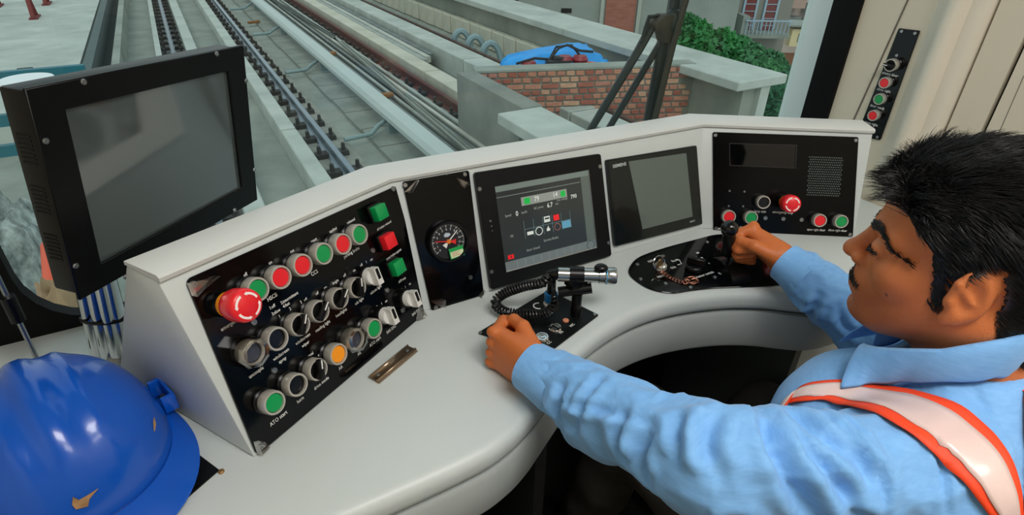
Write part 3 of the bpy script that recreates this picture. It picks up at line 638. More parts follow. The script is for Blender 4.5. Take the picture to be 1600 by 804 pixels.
def pframe(i, h=0.0):
    d = (BASE[i + 1] - BASE[i]).normalized(); bk = Vector((-d.y, d.x)); u = Vector((d.x, d.y, 0)); v = Vector((bk.x * SN, bk.y * SN, CS))
    n = u.cross(v); return fr(Vector((BASE[i].x, BASE[i].y, ZT)) + n * h, u, v)
def L(F, x, y, off=0.0):
    n = F.to_3x3() @ Vector((0, 0, 1)); o = F.translation + n * off
    q = F.inverted() @ onp(x, y, o, n); return q
def poly(F, pts, off=0.0): return [(L(F, x, y, off).x, L(F, x, y, off).y) for x, y in pts]
def cut_corner(pts, r=0.006):
    out = []; n = len(pts)
    for i in range(n):
        p = Vector(pts[i]); a = (Vector(pts[i - 1]) - p).normalized(); c_ = (Vector(pts[(i + 1) % n]) - p).normalized(); out += [tuple(p + a * r), tuple(p + (a + c_) * r * 0.3), tuple(p + c_ * r)]
    return out
FL, FM, FRt = pframe(0), pframe(1), pframe(2)

# ---------------------------------------------------------------- control prototypes (shared meshes)
B_collar = MB().lathe([(0.0162, 0), (0.0162, 0.002), (0.0138, 0.004), (0.0138, 0.010)], 24).mesh('collar')
B_bezel = MB().lathe([(0.0140, 0.006), (0.0152, 0.009), (0.0152, 0.020), (0.0144, 0.0222), (0.0124, 0.0222), (0.0119, 0.019)], 28, cap=False).mesh('bezel')
B_cap = MB().lathe([(0.0116, 0.010), (0.0116, 0.0195), (0.0110, 0.0205), (0, 0.0208)], 28).mesh('button_cap')
B_capd = MB().lathe([(0.0117, 0.008), (0.0117, 0.0170), (0, 0.0172)], 28).mesh('button_cap')
B_hand = MB().prism([(-0.0045, -0.0125), (0.0045, -0.0125), (0.0035, 0.014), (-0.0035, 0.014)], 0.014, 0.030).mesh('handle', bevel=0.0015)
B_line = MB().b2((-0.0009, 0.002, 0.0300), (0.0009, 0.0138, 0.0306)).mesh('pointer', smooth=False)
B_wring = MB().lathe([(0.0158, 0), (0.0158, 0.009), (0.0142, 0.011), (0.0128, 0.011)], 24).mesh('collar')
B_wknob = MB().lathe([(0.0130, 0.006), (0.0130, 0.020), (0.0122, 0.0215), (0, 0.0215)], 28).prism([(-0.0055, -0.013), (0.0055, -0.013), (0.0050, 0.0135), (-0.0050, 0.0135)], 0.019, 0.033).mesh('knob', ang=30)
B_wslot = MB().b2((-0.0025, -0.004, 0.033), (0.0025, 0.0125, 0.0338)).mesh('slot', smooth=False)
B_ecol = MB().lathe([(0.0150, 0), (0.0150, 0.006), (0.0132, 0.010), (0.0132, 0.014)], 24).mesh('collar')
B_eyel = MB().lathe([(0.0145, 0.013), (0.0148, 0.0155), (0.0148, 0.0215), (0.0140, 0.023)], 24).mesh('ring')
B_ered = MB().lathe([(0.0150, 0.021), (0.0172, 0.024), (0.0188, 0.030), (0.0190, 0.046), (0.0180, 0.0500), (0.0160, 0.0518), (0, 0.0522)], 32).mesh('mushroom_cap', ang=60)
eb = MB()
for k in range(4):
    a0 = k * PI / 2 + 0.25; nn = 6; vs = []; 
    for j in range(nn + 1):
        a = a0 + 1.0 * j / nn
        for r, z in ((0.0122, 0.0526), (0.0148, 0.0523)): vs.append((r * math.cos(a), r * math.sin(a), z))
    eb.add(vs, [(2 * j, 2 * j + 1, 2 * j + 3, 2 * j + 2) for j in range(nn)])
    a = a0 + 1.0; eb.add([(r * math.cos(q), r * math.sin(q), z) for r, q, z in ((0.0112, a, 0.0527), (0.0158, a, 0.0522), (0.0135, a + 0.24, 0.0525))], [(0, 1, 2)])
B_earr = eb.mesh('arrow_marks', smooth=False)
B_guard = MB().lathe([(0.0180, 0.0), (0.0185, 0.010), (0.0190, 0.022), (0.0170, 0.0275), (0.0128, 0.0285), (0.0122, 0.026)], 8, cap=False).mesh('guard', ang=20)
B_sqh = MB().box((0, 0, 0.004), (0.026, 0.026, 0.008)).mesh('socket', bevel=0.0015)
B_sqc = MB().box((0, 0, 0.0115), (0.0215, 0.0215, 0.017)).mesh('lens', bevel=0.0012)
B_scr = MB().lathe([(0.0042, 0), (0.0042, 0.0012), (0.0034, 0.0022), (0.0016, 0.0022), (0.0012, 0.0012), (0, 0.0012)], 14).mesh('screw')
CAPM = {'r': M_red, 'g': M_green, 'o': M_orange, 'k': mat('black_cap', '#0a0a10', 0.25)}
CNAME = {'r': 'red', 'g': 'green', 'o': 'orange', 'k': 'black'}
def place(F, x, y, off, sc): 
    q = L(F, x, y, off * sc + PT); return Matrix.Translation((q.x, q.y, PT)) @ Matrix.Scale(sc, 4)
PT = 0.004
def button(par, F, x, y, c, sc=1.0):
    o = lab(ob('push_button', B_bezel, M_chrome, par, place(F, x, y, 0.021, sc)), 'chrome-ringed %s push button' % CNAME[c])
    ob('collar', B_collar, M_blackp, o)
    me = B_capd if c == 'k' else B_cap
    me = me.copy() if me.materials and me.materials[0] != CAPM[c] else me
    if me.materials: me.materials.clear()
    ob('button_cap', me, CAPM[c], o); return o
def selector(par, F, x, y, ang, sc=1.0):
    o = lab(ob('selector_switch', B_bezel, M_chrome, par, place(F, x, y, 0.021, sc)), 'chrome-ringed black rotary switch')
    ob('collar', B_collar, M_blackp, o); R = Matrix.Rotation(math.radians(ang), 4, 'Z')
    me = B_capd.copy(); me.materials.clear(); ob('socket', me, M_blackm, o)
    ob('handle', B_hand, M_blackp, o, R); ob('pointer', B_line, M_ink, o, R); return o
def whiteknob(par, F, x, y, ang, sc=1.0):
    o = lab(ob('key_switch', B_wknob, M_wht, par, place(F, x, y, 0.026, sc) @ Matrix.Rotation(math.radians(ang), 4, 'Z')), 'white rotary knob with a black slot')
    ob('collar', B_wring, M_blackp, o); ob('slot', B_wslot, M_blackm, o); return o
def estop(par, F, x, y, off=0.05, sc=1.0):
    o = lab(ob('emergency_button', B_ered, M_red, par, place(F, x, y, off, sc)), 'red mushroom emergency stop button')
    ob('collar', B_ecol, M_blackp, o); ob('ring', B_eyel, mat('amber_ring', '#f0920c', 0.35), o); ob('arrow_marks', B_earr, mat('arrow_white', '#fff2ee', 0.4), o); return o
def guarded(par, F, x, y, c, sc=1.0):
    o = lab(ob('guarded_button', B_guard, glassmat('clear_guard', (0.80, 0.78, 0.74), 0.35, 0.12), par, place(F, x, y, 0.024, sc)), 'push button under a clear plastic guard')
    ob('collar', B_collar, M_blackp, o); ob('bezel', B_bezel.copy(), M_chrome, o)
    me = B_capd.copy(); me.materials.clear(); ob('button_cap', me, mat('dull_cap', c, 0.3), o); return o
def square(par, F, x, y, c):
    o = lab(ob('indicator_lamp', B_sqc.copy() , CAPM[c], par, place(F, x, y, 0.019, 1.0)), 'square %s indicator lamp' % CNAME[c]); ob('socket', B_sqh, M_blackp, o); return o
def screw(par, F, x, y, sc=1.0): return ob('screw', B_scr, M_steel, par, place(F, x, y, 0, sc))
def plate(par, F, pts, m=M_black, name='plate', r=0.006, z0=0.0005, z1=PT, **k): return MB().prism(cut_corner(poly(F, pts, z1), r), z0, z1).build(name, m, par, bevel=0.0008, seg=1, **k)
def tx(par, F, s, x, y, size, rot=0, **k):
    q = L(F, x, y, PT); return text(par, s, q.x, q.y, size, M_ink, PT + 0.0005, math.radians(rot), **k)
def film(par, F, pts, n=7):
    """curled corner of protective film"""
    q = [L(F, x, y, PT + 0.001) for x, y in pts]; vs = []; m = len(q)
    for k in range(m): vs.append((q[k].x, q[k].y, PT + 0.0008)); vs.append((q[k].x + 0.002, q[k].y - 0.002, PT + 0.005 + 0.003 * (k % 2)))
    return MB().add(vs, [(2 * k, 2 * k + 1, 2 * k + 3, 2 * k + 2) for k in range(m - 1)] + [tuple(2 * k for k in range(m))]).build('film_corner', glassmat('clear_film', (0.72, 0.66, 0.60), 0.5, 0.15), par)

# ---------------------------------------------------------------- left control panel
pl = thing('control_panel', 'large black panel of push buttons and rotary switches on the left of the console', 'control panel', FL)
plate(pl, FL, [(290, 437), (622, 289), (664, 490), (402, 712)])
estop(pl, FL, 386, 477)
for x, y, c in [(403, 452, 'g'), (439, 433, 'r'), (473, 414, 'r'), (506, 396, 'g'), (536, 381, 'r'), (562, 366, 'g'), (429, 629, 'g'), (529, 553, 'o'), (585, 513, 'g'), (434, 529, 'k'), (465, 601, 'k')]: button(pl, FL, x, y, c, 0.97)
for x, y, a in [(469, 507, -38), (500, 486, -52), (531, 466, -52), (559, 449, -20), (497, 577, -20)]: selector(pl, FL, x, y, a, 0.97)
for x, y in [(587, 431), (612, 493), (648, 466)]: whiteknob(pl, FL, x, y, 0, 0.95)
guarded(pl, FL, 398, 551, '#3b3f4a'); guarded(pl, FL, 558, 530, '#5b3a34')
for x, y, c in [(597, 331, 'g'), (611, 376, 'r'), (625, 417, 'g')]: square(pl, FL, x, y, c)
for x, y in [(396, 503), (428, 578), (582, 391), (604, 453), (629, 484), (302, 444), (406, 698), (658, 493), (614, 295)]: screw(pl, FL, x, y)
for s, x, y, z in [('off', 383, 429, .0058), ('on', 422, 410, .0058), ('cut', 456, 392, .0058), ('reset', 490, 375, .0058), ('applied', 520, 359, .0056), ('released', 548, 345, .0056),
    ('HSCB', 425, 464, .0072), ('CCS', 491, 426, .0072), ('parking brake', 549, 394, .0066), ('1:off', 425, 479, .0058), ('3:slow', 431, 487, .0058), ('2:intermittent', 452, 465, .0058), ('4:fast', 447, 476, .0058),
    ('1', 436.5, 494, .0058), ('2', 453, 482, .0058), ('3', 470, 472, .0058), ('off', 477, 468, .0058), ('off', 495, 458, .0056), ('on', 508, 449, .0056), ('bright', 524, 440, .0054), ('off', 538, 430, .0056), ('on', 553, 422, .0056),
    ('off', 564, 414, .0056), ('1', 572, 409, .0056), ('on', 580, 405, .0056), ('reading light', 504, 509, .0062), ('headlights', 533, 488, .0062), ('cab light', 561, 470, .0062), ('saloon light', 587, 452, .0062),
    ('windscreen', 473, 529, .0062), ('wiper', 477, 537, .0062), ('windscreen', 439, 553, .0062), ('spray', 441, 562, .0062), ('uncouple', 400, 581, .0066), ('emergency stop', 366, 502, .0066), ('ATO start', 435, 653, .0072),
    ('horn', 469, 624, .0066), ('drive mode', 502, 598, .0066), ('AR', 532, 574, .0066), ('AR', 561, 552, .0062), ('ATO start', 586, 533, .0066), ('BMS EXC', 611, 514, .0062), ('BMS EXC', 650, 487, .0062),
    ('cm', 471, 574, .0056), ('normal', 483, 555, .0056), ('atp', 499, 553, .0056), ('off', 588, 480, .0056), ('1', 596, 474, .0056), ('on', 603, 470, .0056), ('off', 627, 453, .0052), ('1', 633, 448, .0052), ('on', 640, 443, .0052),
    ('all brakes released', 600, 352, .0050), ('some brakes applied', 615, 397, .0050), ('ATP stop', 628, 437, .0052)]:
    tx(pl, FL, s, x, y, z)
film(pl, FL, [(292, 442), (300, 462), (312, 452), (335, 430), (318, 437)])
film(pl, FL, [(396, 690), (402, 708), (416, 697), (405, 688)]); film(pl, FL, [(655, 478), (662, 494), (650, 500)])

# ---------------------------------------------------------------- gauge panel
pg = thing('gauge_panel', 'narrow glossy black panel with one round pressure gauge', 'gauge panel', FM)
plate(pg, FM, [(629, 284), (733, 266), (757, 463), (675, 486)], r=0.003)
q = L(FM, 701, 377, 0.012)
ga = lab(MB().lathe([(0.0345, 0), (0.0345, 0.010), (0.033, 0.013), (0.0300, 0.013), (0.0285, 0.008)], 40, cap=False).build('pressure_gauge', M_blackp, pg, (q.x, q.y, PT)), 'round black pressure gauge with white scale')
MB().lathe([(0.0290, 0.0), (0.0290, 0.006), (0, 0.006)], 40).build('dial', mat('dial_face', '#15181d', 0.5), ga)
gd = MB()
for k in range(13):
    a = math.radians(215 - k * 250 / 12); gd.box((0, 0, 0), (0.0045, 0.0008, 0.0003), Matrix.Translation((0.0255 * math.cos(a), 0.0255 * math.sin(a), 0.0064)) @ Matrix.Rotation(a, 4, 'Z'))
for k in range(60):
    a = math.radians(215 - k * 250 / 59); gd.box((0, 0, 0), (0.0018, 0.0004, 0.0003), Matrix.Translation((0.0268 * math.cos(a), 0.0268 * math.sin(a), 0.0064)) @ Matrix.Rotation(a, 4, 'Z'))
gd.build('scale_marks', M_ink, ga, smooth=False)
for k in range(13):
    a = math.radians(215 - k * 250 / 12); text(ga, str(k), 0.0198 * math.cos(a), 0.0198 * math.sin(a), 0.0050, M_ink, 0.0065, name='numeral')
MB().prism([(-0.005, 0.0015), (-0.001, 0.0045), (0.005, 0.003), (0.007, 0.0), (0.002, -0.003), (-0.004, -0.002)], 0.0063, 0.0066, Matrix.Translation((-0.001, 0.010, 0))).build('emblem', mat('emblem_grey', '#b9c3cf', 0.5), ga, smooth=False)
RW = Matrix.Rotation(math.radians(40), 4, 'Z'); RR = Matrix.Rotation(math.radians(168), 4, 'Z')
MB().prism([(-0.011, -0.0042), (-0.002, -0.001), (0.023, -0.0006), (0.0235, 0.0006), (-0.002, 0.001), (-0.011, 0.0042)], 0.0076, 0.0083, RW).build('needle', M_ink, ga, smooth=False)
MB().prism([(-0.012, -0.0042), (-0.002, -0.001), (0.023, -0.0006), (0.0235, 0.0006), (-0.002, 0.001), (-0.012, 0.0042)], 0.0086, 0.0093, RR).build('needle', mat('needle_red', '#e02a2c', 0.4), ga, smooth=False)
MB().lathe([(0.0036, 0.006), (0.0036, 0.010), (0, 0.0105)], 16).build('hub', mat('hub_orange', '#e0782a', 0.4), ga)
stk = Matrix.Translation((0.0095, -0.020, 0)) @ Matrix.Rotation(math.radians(4), 4, 'Z')
MB().b2((-0.0125, -0.0085, 0.0105), (0.0125, 0.0090, 0.0113), stk).build('sticker', mat('sticker_green', '#10a04c', 0.5), ga, smooth=False)
MB().b2((-0.0112, -0.0072, 0.0113), (0.0112, 0.0030, 0.0117), stk).build('sticker_label', mat('sticker_cream', '#d6e2b8', 0.6), ga, smooth=False)
for k in range(3): MB().b2((-0.009, 0.0005 - 0.0025 * k, 0.0117), (0.006 - 0.003 * (k % 2), 0.0013 - 0.0025 * k, 0.0119), stk).build('sticker_print', mat('print_red', '#b9665c', 0.6), ga, smooth=False)
for x, y in [(633, 289), (726, 272), (735, 433), (681, 480)]: screw(pg, FM, x, y, 0.9)
film(pg, FM, [(693, 271), (712, 276), (722, 292), (732, 285)]); film(pg, FM, [(672, 470), (692, 466), (694, 482)]); film(pg, FM, [(755, 452), (748, 462), (757, 465)]); film(pg, FM, [(632, 300), (640, 298), (652, 280)])

# ---------------------------------------------------------------- main display
d1 = thing('display_unit', 'black framed train display showing rows of small icons', 'display', FM)
plate(d1, FM, [(742, 270), (939, 240), (956, 399), (768, 453)], M_blackm, 'bezel', r=0.004, z1=0.010)
SQ = [(773, 291), (919, 265), (932, 386), (791, 424)]
Q = [L(FM, x, y, 0.0105) for x, y in SQ]
def bil(a, b_, z=0.0):
    p = (Q[3] * (1 - a) + Q[2] * a) * (1 - b_) + (Q[0] * (1 - a) + Q[1] * a) * b_; return Vector((p.x, p.y, 0.0104 + z))
def quad(par, name, a0, b0, a1, b1, m, z):
    vs = [bil(a0, b0, z), bil(a1, b0, z), bil(a1, b1, z), bil(a0, b1, z)]; lo = [v - Vector((0, 0, 0.0003)) for v in vs]
    return MB().add(lo + vs, [(4, 5, 6, 7), (3, 2, 1, 0), (0, 1, 5, 4), (1, 2, 6, 5), (2, 3, 7, 6), (3, 0, 4, 7)]).build(name, m, par, smooth=False)
def em(name, c, s): return mat(name, c, 0.22, emit=c, estr=s)
scn = quad(d1, 'screen', 0, 0, 1, 1, mat('lcd_dark', '#2a2d2c', 0.16, emit='#3a4140', estr=0.30), 0.0)
quad(scn, 'title_bar', 0.0, 0.93, 1.0, 0.995, em('ui_bar', '#6f7c76', 0.25), 0.0006)
quad(scn, 'side_bar', 0.90, 0.11, 1.0, 0.93, em('ui_side', '#59635e', 0.25), 0.0006)
quad(scn, 'foot_bar', 0.0, 0.0, 1.0, 0.11, em('ui_foot', '#6b7475', 0.25), 0.0006)
quad(scn, 'rule', 0.0, 0.865, 0.89, 0.872, em('ui_rule', '#77827d', 0.3), 0.0006)
cap = quad(scn, 'train_symbol', 0.24, 0.72, 0.73, 0.82, em('ui_cap', '#8a908b', 0.3), 0.0008)
quad(scn, 'green_end', 0.27, 0.735, 0.33, 0.805, em('ui_green', '#18a445', 0.5), 0.0012); quad(scn, 'green_end', 0.66, 0.735, 0.71, 0.805, em('ui_green', '#18a445', 0.5), 0.0012)
ui_w = em('ui_white', '#c9cfca', 0.4); ui_d = em('ui_dim', '#8c938e', 0.3)
def st(s, a, b_, size, m): q = bil(a, b_); return text(scn, s, q.x, q.y, size, m, q.z + 0.0014, name='screen_text')
for s, a, b_, z, m in [('79', 0.40, 0.77, .012, ui_w), ('14', 0.60, 0.775, .012, ui_w), ('6.7', 0.53, 0.665, .011, ui_w), ('BC press', 0.41, 0.665, .006, ui_d), ('bar', 0.61, 0.665, .006, ui_d), ('790', 0.80, 0.71, .010, ui_w), ('Line voltage', 0.67, 0.705, .0055, ui_d),
    ('0', 0.18, 0.645, .012, ui_w), ('km/h', 0.255, 0.645, .0065, ui_d), ('Speed', 0.09, 0.645, .0060, ui_d), ('Service Brake', 0.50, 0.255, .0065, ui_d), ('door closed', 0.30, 0.19, .0065, ui_d), ('0%', 0.10, 0.40, .006, ui_d)]: st(s, a, b_, z, m)
ui_l = em('ui_line', '#5f7679', 0.3)
for k in range(6): quad(scn, 'icon_grid', 0.235 + 0.1 * k, 0.335, 0.239 + 0.1 * k, 0.545, ui_l, 0.0009)
quad(scn, 'icon_grid', 0.235, 0.438, 0.739, 0.444, ui_l, 0.0010)
quad(scn, 'icon', 0.452, 0.47, 0.515, 0.54, ui_w, 0.0010); quad(scn, 'icon', 0.46, 0.505, 0.507, 0.525, MATS['lcd_dark'], 0.0014)
quad(scn, 'icon', 0.555, 0.465, 0.615, 0.535, em('ui_red', '#d02428', 0.5), 0.0010); quad(scn, 'icon', 0.64, 0.345, 0.735, 0.435, em('ui_blue', '#5a93ad', 0.4), 0.0011)
quad(scn, 'icon', 0.26, 0.365, 0.325, 0.405, ui_w, 0.0011)
def poly_icon(pts, m, cx_, cy_, s):
    c_ = bil(cx_, cy_); return MB().prism([(c_.x + x * s, c_.y + y * s) for x, y in pts], c_.z + 0.0010, c_.z + 0.0014).build('icon', m, scn, smooth=False)
poly_icon([(-.5, -.6), (.5, -.6), (.6, 0), (.2, .3), (.1, 1), (-.3, .3), (-.6, .1)], ui_w, 0.485, 0.385, 0.006)
c_ = bil(0.385, 0.385); MB().lathe([(0.0075, 0.001), (0.0075, 0.0014), (0.0062, 0.0014), (0.0062, 0.001)], 20, Matrix.Translation(c_), cap=False).build('icon', ui_w, scn)
c_ = bil(0.585, 0.385); MB().lathe([(0.0065, 0.001), (0.0065, 0.0014), (0.0056, 0.0014), (0.0056, 0.001)], 20, Matrix.Translation(c_), cap=False).build('icon', em('ui_pink', '#a06a66', 0.3), scn)
c_ = bil(0.935, 0.055); MB().lathe([(0.0085, 0.001), (0.0085, 0.0014), (0.0075, 0.0014), (0.0075, 0.001)], 24, Matrix.Translation(c_), cap=False).build('icon', em('ui_navy', '#39505c', 0.3), scn)
quad(scn, 'icon', 0.035, 0.135, 0.095, 0.185, em('ui_red', '#d02428', 0.5), 0.0010); st('4', 0.065, 0.16, 0.008, MATS['lcd_dark'])
for k in range(9): quad(scn, 'foot_key', 0.12 + 0.085 * k, 0.015, 0.123 + 0.085 * k, 0.095, ui_d, 0.0010)
fb = MB()
for (p0, p1) in ((3, 2), (2, 1)):
    a = Q[p0].copy(); b_ = Q[p1].copy(); a.z = b_.z = 0.0112; fb.tube([a, b_], 0.0012, 6)
fb.build('screen_edge', M_steel, d1)
for x, y in [(749, 295), (937, 260), (768, 424), (951, 379)]:
    q = L(FM, x, y, 0.010); ob('screw', B_scr, M_steel, d1, Matrix.Translation((q.x, q.y, 0.010)) @ Matrix.Scale(0.9, 4))
for x, y, s in [(766, 345, 0.5), (768, 353, 0.35), (769, 360, 0.3)]:
    q = L(FM, x, y, 0.010); ob('sensor', B_scr, M_steel, d1, Matrix.Translation((q.x, q.y, 0.010)) @ Matrix.Scale(s, 4))

# ---------------------------------------------------------------- second display, film still on
d2 = thing('display_unit', 'switched-off grey display with crinkled protective film on its frame', 'display', FM)
plate(d2, FM, [(948, 250), (1089, 227), (1098, 350), (961, 385)], mat('dark_bezel', '#14191a', 0.25, spec=0.3), 'bezel', r=0.003, z1=0.008)
q2 = [L(FM, x, y, 0.0085) for x, y in [(982, 252), (1072, 239), (1082, 338), (1004, 358)]]
MB().prism([(q.x, q.y) for q in q2], 0.0075, 0.0090).build('screen', mat('lcd_grey', '#6d746d', 0.18), d2, smooth=False)
n = 26; vs = []; fs = []; c4 = [L(FM, x, y, 0.009) for x, y in [(950, 252), (1087, 229), (1096, 348), (963, 383)]]
for i in range(n + 1):
    for j in range(n + 1):
        a, b_ = i / n, j / n; p = (c4[3] * (1 - a) + c4[2] * a) * (1 - b_) + (c4[0] * (1 - a) + c4[1] * a) * b_
        ed = max(abs(a - 0.5), abs(b_ - 0.5)) * 2
        vs.append((p.x, p.y, 0.0102 + 0.0030 * max(0, ed - 0.62) * (1 + noise.noise(Vector((a * 7, b_ * 7, 1))) * 1.5)))
for i in range(n):
    for j in range(n): fs.append((i * (n + 1) + j, (i + 1) * (n + 1) + j, (i + 1) * (n + 1) + j + 1, i * (n + 1) + j + 1))
MB().add(vs, fs).build('protective_film', glassmat('film_blue', (0.90, 0.95, 0.95), 0.03, 0.08), d2, ang=80)
q = L(FM, 965, 256, 0.009); text(d2, 'SIEMENS', q.x + 0.004, q.y - 0.003, 0.0085, M_ink, 0.0092, sx=1.0, name='lettering')
q = L(FM, 1089, 348, 0.009); text(d2, 'SIMATIC', q.x - 0.012, q.y + 0.006, 0.0045, M_ink, 0.0092, name='lettering')

# ---------------------------------------------------------------- right control panel
pr = thing('control_panel', 'black panel with speaker grille, door buttons and red emergency button on the right wing', 'control panel', FRt)
plate(pr, FRt, [(1114, 206), (1342, 214), (1333, 370), (1115, 361)], mat('black_satin_panel', '#050607', 0.2, spec=0.2), r=0.003)
for x, y, c in [(1139.5, 338.5, 'r'), (1174, 340, 'g'), (1193.5, 316, 'k'), (1281.5, 344.5, 'r'), (1315, 346, 'g')]: button(pr, FRt, x, y, c, 0.88)
estop(pr, FRt, 1238, 319, 0.05, 0.92)
for x, y in [(1195.6, 340.3), (1223.7, 341.5), (1252, 343)]: screw(pr, FRt, x, y, 1.1)
for x, y in [(1119, 356.5), (1328, 366), (1118, 211), (1337, 219)]: screw(pr, FRt, x, y, 0.9)
for x, y in [(1140, 298), (1163, 299), (1138.6, 321.7), (1161, 322)]: ob('indicator_led', B_scr, M_wht, pr, place(FRt, x, y, 0, 0.55))
for s, x, y, z in [('lamp test', 1187.5, 330, .0074), ('emergency stop', 1223, 331.5, .0074), ('open left door', 1132, 357, .0066), ('close left door', 1168, 355, .0066), ('open right door', 1275, 358.7, .0066), ('close right door', 1308.6, 359.7, .0066)]: tx(pr, FRt, s, x, y, z)
gq = [L(FRt, x, y, PT) for x, y in [(1265, 245), (1318, 247), (1313, 306), (1261, 304)]]
gb = MB(); hole = [(0.0013, 0.0), (0.0013, 0.0006), (0.0009, 0.0006)]
for i in range(15):
    for j in range(17):
        a = (i + 0.5 * (j % 2)) / 15.0; b_ = j / 16.0
        p = (gq[3] * (1 - a) + gq[2] * a) * (1 - b_) + (gq[0] * (1 - a) + gq[1] * a) * b_; gb.lathe(hole, 5, Matrix.Translation((p.x, p.y, PT)), cap=False)
g = gb.build('speaker_grille', mat('grille_grey', '#8b9996', 0.5), pr, smooth=False); g['kind'] = 'stuff'
wq = poly(FRt, [(1139, 223), (1245, 226), (1243, 263), (1139, 259)], PT)
ring(wq, [(x + (0.002 if k in (0, 3) else -0.002), y + (-0.002 if k < 2 else 0.002)) for k, (x, y) in enumerate(wq)], PT, PT + 0.002).build('display_window', mat('window_edge', '#16191b', 0.3), pr)
MB().prism(wq, PT - 0.0005, PT + 0.0006).build('window_glass', mat('window_dark', '#050607', 0.04), pr, smooth=False)

# ---------------------------------------------------------------- switch strip on the right wall
FW = fr((XW, 0.8, 1.2), (0, -1, 0), (0, 0, 1))
PTs = PT
wp_ = thing('switch_strip', 'tall narrow black switch strip on the beige side wall', 'switch panel', FW)
plate(wp_, FW, [(1404, 44), (1437, 48), (1375, 219), (1338, 212)], r=0.002)
for x, y, c in [(1381.5, 129.5, 'r'), (1373, 155, 'g'), (1363.5, 180.5, 'r')]: button(wp_, FW, x, y, c, 0.78)
whitek = selector(wp_, FW, 1391, 102, 90, 0.86)
for x, y in [(1409, 49), (1430, 52), (1371, 214), (1401.5, 86.5)]: screw(wp_, FW, x, y, 0.8)
for s, x, y in [('emerg door', 1391, 116), ('close right', 1381, 141), ('door ready', 1371, 167), ('open right', 1361.5, 193)]: tx(wp_, FW, s, x, y, 0.0085)

# ================================================================== TALL MONITOR ON TUBES
k_ = 1.05
MBL = CC + (Vector((-0.154, 0.6607, 1.0002)) - CC) * k_
MU = Vector((0.6965, 0.7146, -0.0646)); MV = Vector((0.124, 0.0361, 0.9916))
FMo = fr(MBL, MU, MV)
mon = thing('monitor', 'tall black flat monitor tilted on chrome tubes at the left', 'monitor', FMo)
P4 = [(38, 139), (381, 70), (403, 312), (125, 470)]
po = poly(FMo, P4, 0.0)
scr = poly(FMo, [(104, 172), (357, 111), (379, 294), (159, 411)], 0.0)
M_mon = mat('monitor_black', '#070808', 0.35, spec=0.22, bump=0.02, bscale=300)
ring([po[i] for i in range(4)], [scr[i] for i in range(4)], -0.004, 0.0).build('bezel', M_mon, mon, bevel=0.0012, seg=1)
sc2 = [((p[0] * 1.0), p[1]) for p in scr]
MB().prism([(x + (0.004 if i in (1, 2) else -0.004), y + (0.004 if i < 2 else -0.004)) for i, (x, y) in enumerate(sc2)], -0.007, -0.005).build('screen', mat('monitor_lcd', '#4c5352', 0.08, spec=1.0, coat=1.0), mon, smooth=False)
cb = [Vector(p) for p in po]; cm = sum(cb, Vector((0, 0))) / 4
ins = [tuple(p + (cm - p).normalized() * 0.006) for p in cb]
MB().prism(ins, -0.040, -0.0085).build('casing', mat('monitor_case', '#12100c', 0.4, spec=0.3), mon, bevel=0.003)
xl = min(ins[0][0], ins[3][0]); 
vm = MB().b2((-0.0006, -0.0011, -0.009), (0.0006, 0.0011, 0.009)).mesh('vent_slot', smooth=False)
for g0 in (0.045, 0.10, 0.155):
    for k in range(7):
        yy = g0 + 0.0048 * k; f_ = (yy - ins[3][1]) / (ins[0][1] - ins[3][1]); xx = ins[3][0] + (ins[0][0] - ins[3][0]) * f_
        ob('vent_slot', vm, M_blackm, mon, (xx, yy, -0.024))
for x, y in [(130, 128), (338, 84), (71, 220), (118, 415), (384, 126), (397, 265), (366, 328), (196, 432)]:
    q = L(FMo, x, y, 0); ob('screw', B_scr, M_steel, mon, Matrix.Translation((q.x, q.y, 0.0)) @ Matrix.Scale(0.8, 4))
tb = thing('tube_stand', 'cluster of chrome tubes with a black cable tie holding the monitor', 'stand', (-0.17, 0.83, ZT))
TO = Vector((-0.17, 0.83, ZT))
qs = []; qt = []
for k, (x, y, xt) in enumerate([(154, 560, 129), (171, 564, 144), (187, 566, 159), (201, 562, 173)]):
    a = onz(x, y, ZT); b_ = onp(xt, 446, Vector((0, a.y - 0.004, 0)), Vector((0, 1, 0))); qs.append(a - TO); qt.append(a + (b_ - a) * 1.22 - TO)
    MB().cyl(qs[k], qt[k], 0.0092, n=16).build('tube', M_chrome2, tb)
    if k > 1: MB().lathe([(0.0125, 0), (0.0125, 0.012), (0.0098, 0.014)], 16, Matrix.Translation(qs[k])).build('ferrule', M_steel, tb)
w0 = qs[0] * 0.52 + qt[0] * 0.48; w3 = qs[3] * 0.52 + qt[3] * 0.48
du = (w3 - w0).normalized(); dv = Vector((-du.y, du.x, 0)); hl_ = (w3 - w0).length / 2 + 0.011
MB().tube([(w0 + w3) / 2 + du * hl_ * math.cos(a) + dv * 0.0145 * math.sin(a) for a in np.linspace(0, 2 * PI, 25)[:-1]], 0.0022, 6, close=True).build('cable_tie', M_blackp, tb)
MB().box((0, 0, 0), (0.055, 0.045, 0.05), Matrix.Translation((-0.128 + 0.17, 0.800 - 0.83, 0.19)) @ Matrix.Rotation(math.radians(-45), 4, 'Z')).build('mount_block', M_blackm, tb, bevel=0.004)
# gooseneck rod at the far left
p0 = onz(72, 590, ZT); p1 = at(0, 440, 0.72); d_ = p1 - p0
t = thing('rod', 'thin grey metal rod with a black grip beside the helmet', 'rod', p0)
MB().tube([(0, 0, 0), d_ * 1.4], 0.0032, 8).build('shaft', M_steel, t)
MB().tube([d_ * 0.62, d_ * 0.86], 0.0085, 10).build('grip', M_blackp, t)
MB().lathe([(0.012, 0), (0.012, 0.006), (0.004, 0.012)], 14).build('base', M_blackp, t)

